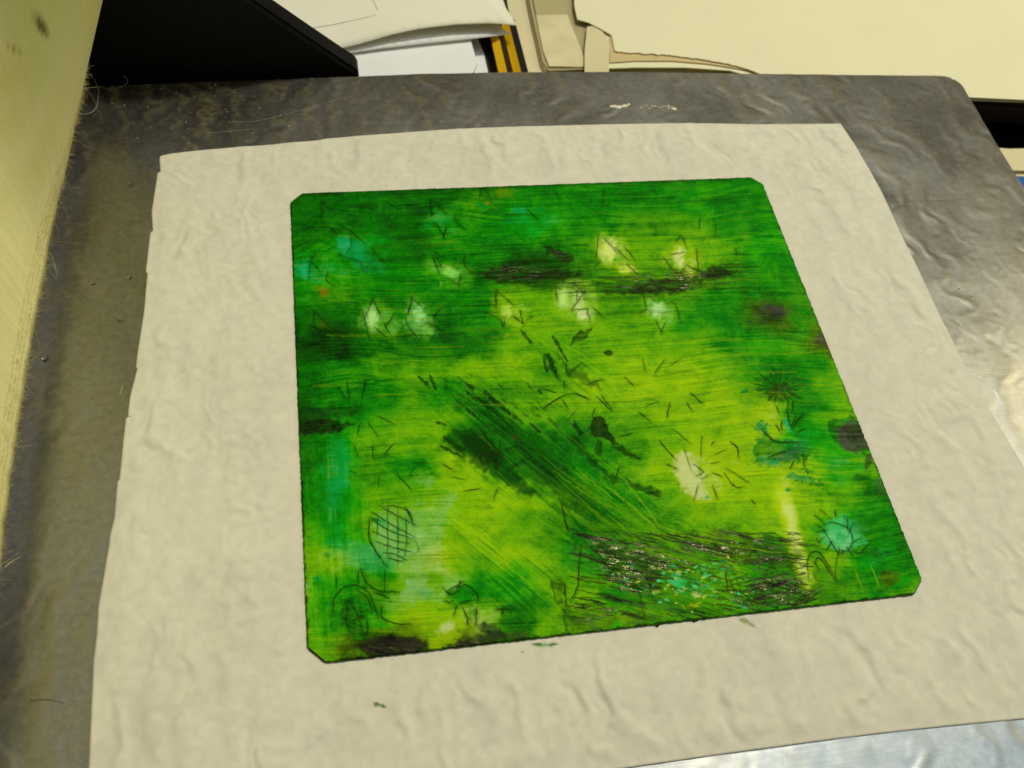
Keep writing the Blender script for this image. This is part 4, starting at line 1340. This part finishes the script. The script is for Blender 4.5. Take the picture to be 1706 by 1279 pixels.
# little crumbs of ink clinging to the front edge
for x, y, r_ in [(1344, 1010, 4), (1158, 1040, 5), (1095, 1049, 3)]:
    marks_mesh("ink_crumb", [(x, y - 6, r_, r_ * 0.5, -0.12)], 0.0004, 0.0012, MAT_PLATE, pl)


# ------------------------------------------------------------------ felt blanket on the left
edge_px = [(139, 139), (126, 205), (112, 285), (98, 350), (85, 420), (72, 500), (60, 560), (50, 620), (37, 710), (25, 790), (14, 870), (6, 950),
           (2, 985), (-8, 1060), (-40, 1279), (-70, 1450)]
ZE = 0.013
EN, SN = 500, 150
E0 = resample([P(x, y, ZE) for x, y in edge_px], EN)
fuzz_e = (fbm(np.linspace(0, 60, EN), np.zeros(EN), 71, 4) - 0.5) * 0.0007
E0[:, 0] += fuzz_e
s = np.linspace(0, 1, SN)[None, :]
dist_s = 0.0005 + 0.36 * s
# cross-section: rises steeply from the free edge and bends over to the left
tt_ = np.linspace(0, 1, EN)[:, None]
farw = 1 - sstep(0.0, 0.40, tt_)            # the far end hangs forward, over the bed
thet = np.radians(84 + 29 * farw - (50 + 17 * farw) * sstep(0.15 + 0.40 * farw, 0.95, s))
ds = 0.36 / SN
cx = np.cumsum(np.cos(thet) * ds, axis=1)
cz = np.cumsum(np.sin(thet) * ds, axis=1)
FX = E0[:, 0:1] - cx
FY = E0[:, 1:2] + 0 * cx
FZ = ZE + 0 * FX + cz
lump = (fbm(FY * 30, dist_s * 30 + FY * 3, 81, 3) - 0.5)
FX = FX + lump * 0.0018 * sstep(0.02, 0.35, s)
FZ = FZ + lump * 0.0015 * sstep(0.02, 0.35, s)
FV = np.stack([FX, FY, FZ], -1)
fpx, fpy = PX(FV)
fc = lin((244, 236, 166))[None, None] * np.ones((EN, SN, 1))
fn = fbm(FY * 150, dist_s * 330, 83, 4)
fn2 = fbm(FY * 35, dist_s * 80, 85, 3)
fc = fc * (1 + 0.05 * (fn[..., None] - 0.5)) * (1 + (fn2[..., None] - 0.5) * np.array([0.12, 0.16, 0.5]))


def fdab(cx_, cy_, rx, ry, ang, col, op, seed):
    global fc
    ca, sa = math.cos(ang), math.sin(ang)
    dx, dy = fpx - cx_, fpy - cy_
    a = (dx * ca + dy * sa) / rx
    b = (-dx * sa + dy * ca) / ry
    r = np.sqrt(a * a + b * b) + (fbm(fpx / 7, fpy / 7, seed, 3) - 0.5) * 0.5
    m = (1 - sstep(0.15, 1.0, r))[..., None] * op
    fc = fc * (1 - m) + lin(col) * m


fdab(69, 43, 26, 10, 1.05, (70, 52, 24), 1.0, 1)
fdab(66, 38, 34, 14, 1.0, (160, 140, 70), 0.6, 2)
fdab(25, 82, 22, 6, 0.4, (175, 145, 50), 0.7, 3)
felt = empty("felt_blanket", tuple(E0[EN // 2]))
tag(felt, "thick yellowish wool felt blanket with fuzzy edge and brown stain at left", "felt blanket")
felt_me = grid_mesh("felt_cloth", FV[::-1])
set_color(felt_me, fc[::-1])
cloth = link("felt_cloth", felt_me, MAT_FELT, felt)
sol = cloth.modifiers.new("thickness", 'SOLIDIFY')
sol.thickness = 0.004
sol.offset = -1
# fuzzy fibres along the free edge
fr = np.random.default_rng(11)
fib = []
for k in range(4200):
    i = fr.integers(5, EN - 5)
    j = int(fr.integers(0, 5))
    p = FV[i, j].copy()
    ln = fr.uniform(0.0004, 0.0015) if fr.random() < 0.985 else fr.uniform(0.003, 0.008)
    dv = np.array([fr.uniform(0.2, 1.0), fr.normal() * 0.7, fr.uniform(-0.5, 0.3)])
    dv /= np.linalg.norm(dv)
    cv = fr.normal(size=3) * 0.7
    fib.append([p + dv * ln * t + cv * ln * t * t for t in np.linspace(0, 1, 5)])
link("fuzz", tubes_mesh("fuzz", fib, 0.00004, 3), MAT_FIBRE, felt)


def thread(pts_px, zs, r, mat, n=40, parent=None, name="stray_thread", wob=0.0):
    q = smooth_path([(x, y, z) for (x, y), z in zip(pts_px, zs)], n)
    w = np.random.default_rng(len(pts_px)).normal(size=(n, 2)) * wob
    path = [P(a[0] + w[i, 0], a[1] + w[i, 1], max(a[2], r)) for i, a in enumerate(q)]
    return link(name, tubes_mesh(name, [path], r, 6), mat, parent)


thread([(139, 97), (142, 113), (137, 125), (133, 138), (129, 150), (126, 165), (128, 180), (133, 188), (142, 190), (152, 187), (159, 181), (163, 168), (164, 152), (160, 138), (153, 128), (146, 118), (141, 108)],
       [0.013, 0.012, 0.010, 0.007, 0.005, 0.003, 0.002, 0.001, 0.0008, 0.0008, 0.0008, 0.0008, 0.001, 0.002, 0.005, 0.009, 0.012], 0.00014, MAT_HAIR, 90, felt, wob=0.25)
thread([(107, 118), (108, 150), (107, 185), (104, 225), (103, 250)], [0.030, 0.030, 0.030, 0.030, 0.030], 0.00007, MAT_DARKHAIR, 30, felt)
thread([(60, 342), (75, 341), (88, 362), (98, 385)], [0.03, 0.02, 0.014, 0.010], 0.00009, MAT_FIBRE, 30, felt)
thread([(80, 420), (88, 430), (94, 455), (94, 465), (88, 458), (82, 452)], [0.013, 0.01, 0.006, 0.004, 0.006, 0.010], 0.00012, MAT_FIBRE, 30, felt)
thread([(100, 298), (106, 302), (106, 312), (100, 316)], [0.013, 0.012, 0.011, 0.012], 0.0001, MAT_FIBRE, 20, felt)
thread([(112, 240), (120, 234), (123, 232)], [0.013, 0.012, 0.011], 0.0001, MAT_FIBRE, 12, felt)
thread([(8, 945), (20, 935), (34, 928)], [0.012, 0.010, 0.006], 0.00012, MAT_FIBRE, 14, felt)
h1 = thread([(206, 126), (213, 134), (208, 142), (196, 146), (188, 152), (180, 148), (165, 144), (135, 141)], [0.002, .001, 0.0004, .0002, .0002, .0002, .0002, .0002], 0.00007, MAT_HAIR, 40, None, "stray_fibre")
tag(h1, "thin pale fibre curled on the metal at the foot of the black panel", "fibre")
h2 = thread([(200, 655), (203, 647), (205, 641)], [0.0003] * 3, 0.0001, MAT_FIBRE, 10, None, "stray_fibre")
tag(h2, "short pale fibre lying on bare metal just left of the tissue", "fibre")
h3 = thread([(50, 1166), (80, 1165), (105, 1170)], [0.0003] * 3, 0.00008, MAT_DARKHAIR, 14, None, "stray_fibre")
tag(h3, "dark hair lying on the metal strip left of the tissue, near the lowest corner", "fibre")

# ------------------------------------------------------------------ black slanted panel behind the bed
p0 = P(598, 126.5) + np.array([0, 0.004, 0])
pl_l = P(130, 145) + np.array([0, 0.007, 0])
ax = (p0 - pl_l) / np.linalg.norm(p0 - pl_l)
pn = np.cross(ax, [0, 0, 1])           # facing the camera
pn /= np.linalg.norm(pn)
out_px = [(598, 124), (594.5, 118), (589, 113), (580, 108), (520, 68), (420, 0), (300, -82)]
outl = [PV(x, y, p0, pn) for x, y in out_px]
base_r = outl[0].copy()
base_r[2] = -0.02
base_l = base_r - ax * 0.40
top_l = base_l.copy()
top_l[2] = outl[-1][2]
panel = empty("black_board", tuple(base_r))
tag(panel, "black upright panel with slanted edge and rounded corner standing behind the metal bed", "panel")
plate3("panel_board", [base_l, base_r] + outl + [top_l], pn, 0.010, MAT_BLACK, panel, 0.0012)
rim = []
for (x0, y0), (x1, y1) in [((586, 119), (575, 112)), ((575, 112), (515, 73)), ((515, 73), (415, 5)), ((415, 5), (300, -73))]:
    rim.append([PV(x0 + (x1 - x0) * t, y0 + (y1 - y0) * t, p0 + pn * 0.0001, pn) for t in np.linspace(0, 1, 6)])
link("rim_line", tubes_mesh("rim_line", rim, 0.0004, 5), MAT_BLACKRIM, panel)


# ------------------------------------------------------------------ papers on the worktop
def sheet(name, pxs, z, mat, label, cat="paper", th=0.0004, lift=None, group=None, subdiv=60):
    """paper whose outline is traced on the plane z; lift(x, y) in photo pixels raises it locally"""
    pts = [P(x, y, z) for x, y in pxs]
    bm = bmesh.new()
    vs = [bm.verts.new(p) for p in pts]
    fa = bm.faces.new(vs)
    bmesh.ops.recalc_face_normals(bm, faces=[fa])
    if fa.normal.z < 0:
        fa.normal_flip()
    if lift:
        bmesh.ops.triangulate(bm, faces=bm.faces)
        for _ in range(7):
            long = [e_ for e_ in bm.edges if e_.calc_length() > 0.008]
            if not long or len(bm.verts) > 20000:
                break
            bmesh.ops.subdivide_edges(bm, edges=long, cuts=1)
            bmesh.ops.triangulate(bm, faces=bm.faces)
        for vv in bm.verts:
            vv.co.z += lift(vv.co.x, vv.co.y)
    me = bpy.data.meshes.new(name)
    bm.to_mesh(me)
    bm.free()
    if lift:
        me.polygons.foreach_set("use_smooth", [True] * len(me.polygons))
    o = link(name, me, mat)
    so = o.modifiers.new("thickness", 'SOLIDIFY')
    so.thickness = th
    so.offset = -1
    tag(o, label, cat, group)
    return o


# left pile
sheet("paper_sheet", [(330, 150), (760, 150), (790, 118), (795, 104), (783, 62), (420, 90)], ZT + 0.0085, MAT_WHITE,
      "plain white sheet lowest in the left pile, beside the striped pencils", th=0.002)
sheet("paper_sheet", [(700, 160), (822, 160), (806, 88), (795, 62), (700, 70)], ZT + 0.0012, MAT_WHITE,
      "white sheet peeping out between the left paper pile and the pencils", th=0.0008)
sheet("paper_sheet", [(380, 125), (500, 98), (560, 90), (640, 79), (720, 70), (800, 62), (850, 56), (700, -60), (380, -60)], ZT + 0.0105, MAT_WHITE,
      "white sheet sandwiched just under the cream drawing sheet on the left", th=0.0004, lift=lambda x, y: 0.0)


def l_lift(x, y):
    qx, qy = PX(np.array([x, y, ZT + 0.013]))
    return 0.006 * float(sstep(540, 720, qx)) * float(sstep(-40, 60, qy)) * 0.5


sheet("drawing_sheet", [(380, 122), (500, 95), (555, 82), (600, 74), (650, 63), (700, 55), (760, 48), (815, 46), (860, 50), (842, 18), (828, -30), (810, -80), (380, -80)], ZT + 0.013, MAT_CREAM2,
      "cream drawing sheet with a faint ruled pencil corner, topmost of the left pile", th=0.0004, lift=l_lift)
ds_o = bpy.data.objects["drawing_sheet"]
lines = []
for pts in [[(498, 50), (560, 40), (620, 29), (624, 26)], [(629, 20), (625, 8), (620, 0), (612, -14)], [(430, 8), (436, 4), (440, 4)], [(434, 5), (436, 8)]]:
    lines.append([P(x, y, ZT + 0.0131) + np.array([0, 0, l_lift(*P(x, y, ZT + 0.013)[:2])]) for x, y in smooth_path(pts, 12)])
link("pencil_line", tubes_mesh("pencil_line", lines, 0.00013, 4), MAT_LEADLINE, ds_o)

# pencils
def pencil(px0, px1, r, label, roll):
    a = P(*px0, ZT + r)
    b = P(*px1, ZT + r)
    a[2] = b[2] = ZT + r
    t = (b - a) / np.linalg.norm(b - a)
    sd = np.cross(t, [0, 0, 1])
    root = empty("pencil", tuple(a))
    tag(root, label, "pencil", "yellow and black pencils")
    fy, fk, vy = [], [], []
    for k in range(6):
        an = math.radians(60 * k + roll)
        off = sd * math.cos(an) * r + np.array([0, 0, 1]) * math.sin(an) * r
        vy += [a + off, b + off]
    for k in range(6):
        k2 = (k + 1) % 6
        (fy if k % 2 == 0 else fk).append((2 * k, 2 * k + 1, 2 * k2 + 1, 2 * k2))
    fk += [tuple(2 * k for k in range(6)), tuple(2 * k + 1 for k in range(6))[::-1]]
    link("yellow_faces", mesh_from("yellow_faces", vy, fy, False), MAT_PENCIL_Y, root)
    link("black_faces", mesh_from("black_faces", vy, fk, False), MAT_PENCIL_K, root)


pencil((822, 40), (848, 150), 0.0042, "striped pencil with a bright yellow stripe, next to the white sheets", 30)
pencil((846, 40), (874, 150), 0.0042, "striped pencil with an ochre stripe, next to the cloudy plastic sleeve", 20)

# beige card under the sleeve, sleeve, folded card
sheet("card_sheet", [(838, -60), (1300, -60), (1280, 150), (872, 150), (858, 60), (846, 10)], ZT + 0.0006, MAT_CARD,
      "beige card lying under the cloudy plastic sleeve", "card", th=0.0005)
sl = empty("plastic_sleeve", tuple(P(940, 60, ZT + 0.002)))
tag(sl, "cloudy plastic sleeve with rounded welded corner, lying right of the pencils", "sleeve")
spx = [(872, -60), (884, 20), (898, 80), (902, 104), (908, 114), (916, 117), (1000, 114), (976, 20), (968, -60)]
plate3("clear_pocket", [P(x, y, ZT + 0.0030) for x, y in spx], (0, 0, 1), 0.0004, MAT_SLEEVE, sl)
seams = []
for dx, dy in [(0, 0), (6, -4)]:
    seams.append([P(x + dx, y + dy, ZT + 0.0032) for x, y in smooth_path([(874, -40), (885, 20), (898, 78), (903, 101), (909, 110), (918, 113), (970, 112), (996, 110)], 40)])
link("welded_seam", tubes_mesh("welded_seam", seams, 0.00035, 5), plain("seam_plastic", (130, 118, 75), 0.4), sl)  # darker tan plastic for the double seam line
sheet("tracing_strip", [(893, 25), (945, 24), (975, 100), (972, 111), (915, 110), (905, 85)], ZT + 0.0036, plain("tracing_paper", (214, 204, 158), 0.5),
      "small beige slip of paper lying on the plastic sleeve", "paper", th=0.0003)
sheet("folded_card", [(974, 118), (974, 84), (978, 44), (998, 42), (1016, 72), (1015, 96), (1014, 140), (975, 140)], ZT + 0.0053, MAT_CARD,
      "narrow upright tab of card sticking out beneath the big cream sheet", "card", th=0.0006)


# big cream sheets on the right
def big_lift(x, y):
    qx, qy = PX(np.array([x, y, ZT + 0.012]))
    a = float(sstep(1280, 980, qx))
    return 0.016 * a + 0.001 * math.sin(x * 55)


rr2 = np.random.default_rng(5)
edge = [(955, -70), (957, 10), (962, 32), (980, 37), (998, 46), (1019, 58), (1024, 84)]
x = 1030.0
while x < 1230:
    f = (x - 1030) / 200.0
    edge.append((x, 86.5 + 14 * f ** 1.3 + 10 * f ** 3 + rr2.normal() * 0.7))
    x += 5.0
edge += [(1250, 116), (1300, 136), (1400, 150), (1600, 161), (1706, 166), (2300, 190), (2300, -70)]
sheet("cartridge_sheet", edge, ZT + 0.0060, MAT_CREAM, "large cream sheet with torn deckle edge, its left corner lifting off the pile", th=0.0005, lift=None)
big = bpy.data.objects["cartridge_sheet"]
sheet("cartridge_sheet", [(1000, 114), (1060, 112), (1140, 112), (1215, 117), (1300, 140), (1612, 166), (1706, 169.5), (2300, 196), (2300, -60), (1000, -60)], ZT + 0.0045, MAT_CREAM,
      "second large cream sheet, shaded under the lifted torn sheet", th=0.0005)

sheet("shadow_strip", [(1016, 60), (1016, 104), (1060, 101), (1120, 101), (1180, 106), (1230, 114), (1300, 128), (1300, 60)], ZT + 0.0052, plain("shadow_tan", (206, 184, 130), 0.85, 0.05),  # added tan strip; its colour stands for the torn sheet's shadow band
      "tan strip put in for the shadow under the torn edge of the big cream sheet", th=0.0003)

# ------------------------------------------------------------------ things seen below the worktop at the right
def boxy(name, pxs, z0, z1, mat, label, cat):
    o = prism(name, [P(x, y, z1)[:2] for x, y in pxs], z0, z1, mat, None, 0.002)
    tag(o, label, cat)
    return o


boxy("black_box", [(1630, 240), (1670, 245), (1690, 232), (1740, 236), (1800, 120), (1580, 100)], -0.10, -0.045, MAT_BLACK,
     "black box in the dark recess below the worktop edge", "box")
boxy("white_board", [(1600, 238), (1665, 242), (1680, 243), (1790, 241), (1800, 291), (1600, 286)], -0.034, -0.030, MAT_CARD,
     "off-white board below the bed's right corner, beside the blue board", "board")
boxy("blue_board", [(1640, 288), (1800, 292), (1900, 500), (1700, 480)], -0.036, -0.031, MAT_BLUE,
     "bright blue board just showing past the bed's right edge", "board")

# ------------------------------------------------------------------ water drops on the bed, left
drops = [(217, 308, 5, "water drop near the tissue's upper left corner, highest on the bare metal"),
         (216, 462, 4.2, "small water drop beside the tissue edge, level with the plate's orange spot"),
         (155, 472, 4.2, "small water drop nearest the felt, left of another drop"),
         (201, 532, 5.5, "larger water drop close to the torn left tissue edge"),
         (75, 598, 5.5, "water drop at the foot of the fuzzy felt edge, lowest of the drops")]
for (x, y, r, lab) in drops:
    c = P(x, y)
    rr = np.linalg.norm(P(x + r, y) - c)
    bm = bmesh.new()
    bmesh.ops.create_uvsphere(bm, u_segments=24, v_segments=12, radius=rr)
    for vv in bm.verts:
        vv.co.z *= 0.13
        vv.co.y *= 1.15
    bmesh.ops.delete(bm, geom=[vv for vv in bm.verts if vv.co.z < -1e-5 * 5], context='VERTS')
    bmesh.ops.holes_fill(bm, edges=bm.edges)
    me = bpy.data.meshes.new("water_drop")
    bm.to_mesh(me)
    bm.free()
    me.polygons.foreach_set("use_smooth", [True] * len(me.polygons))
    o = link("water_drop", me, MAT_WATER)
    o.location = (c[0], c[1], 0.00003)
    tag(o, lab, "water drop", "water drops on the bare metal")
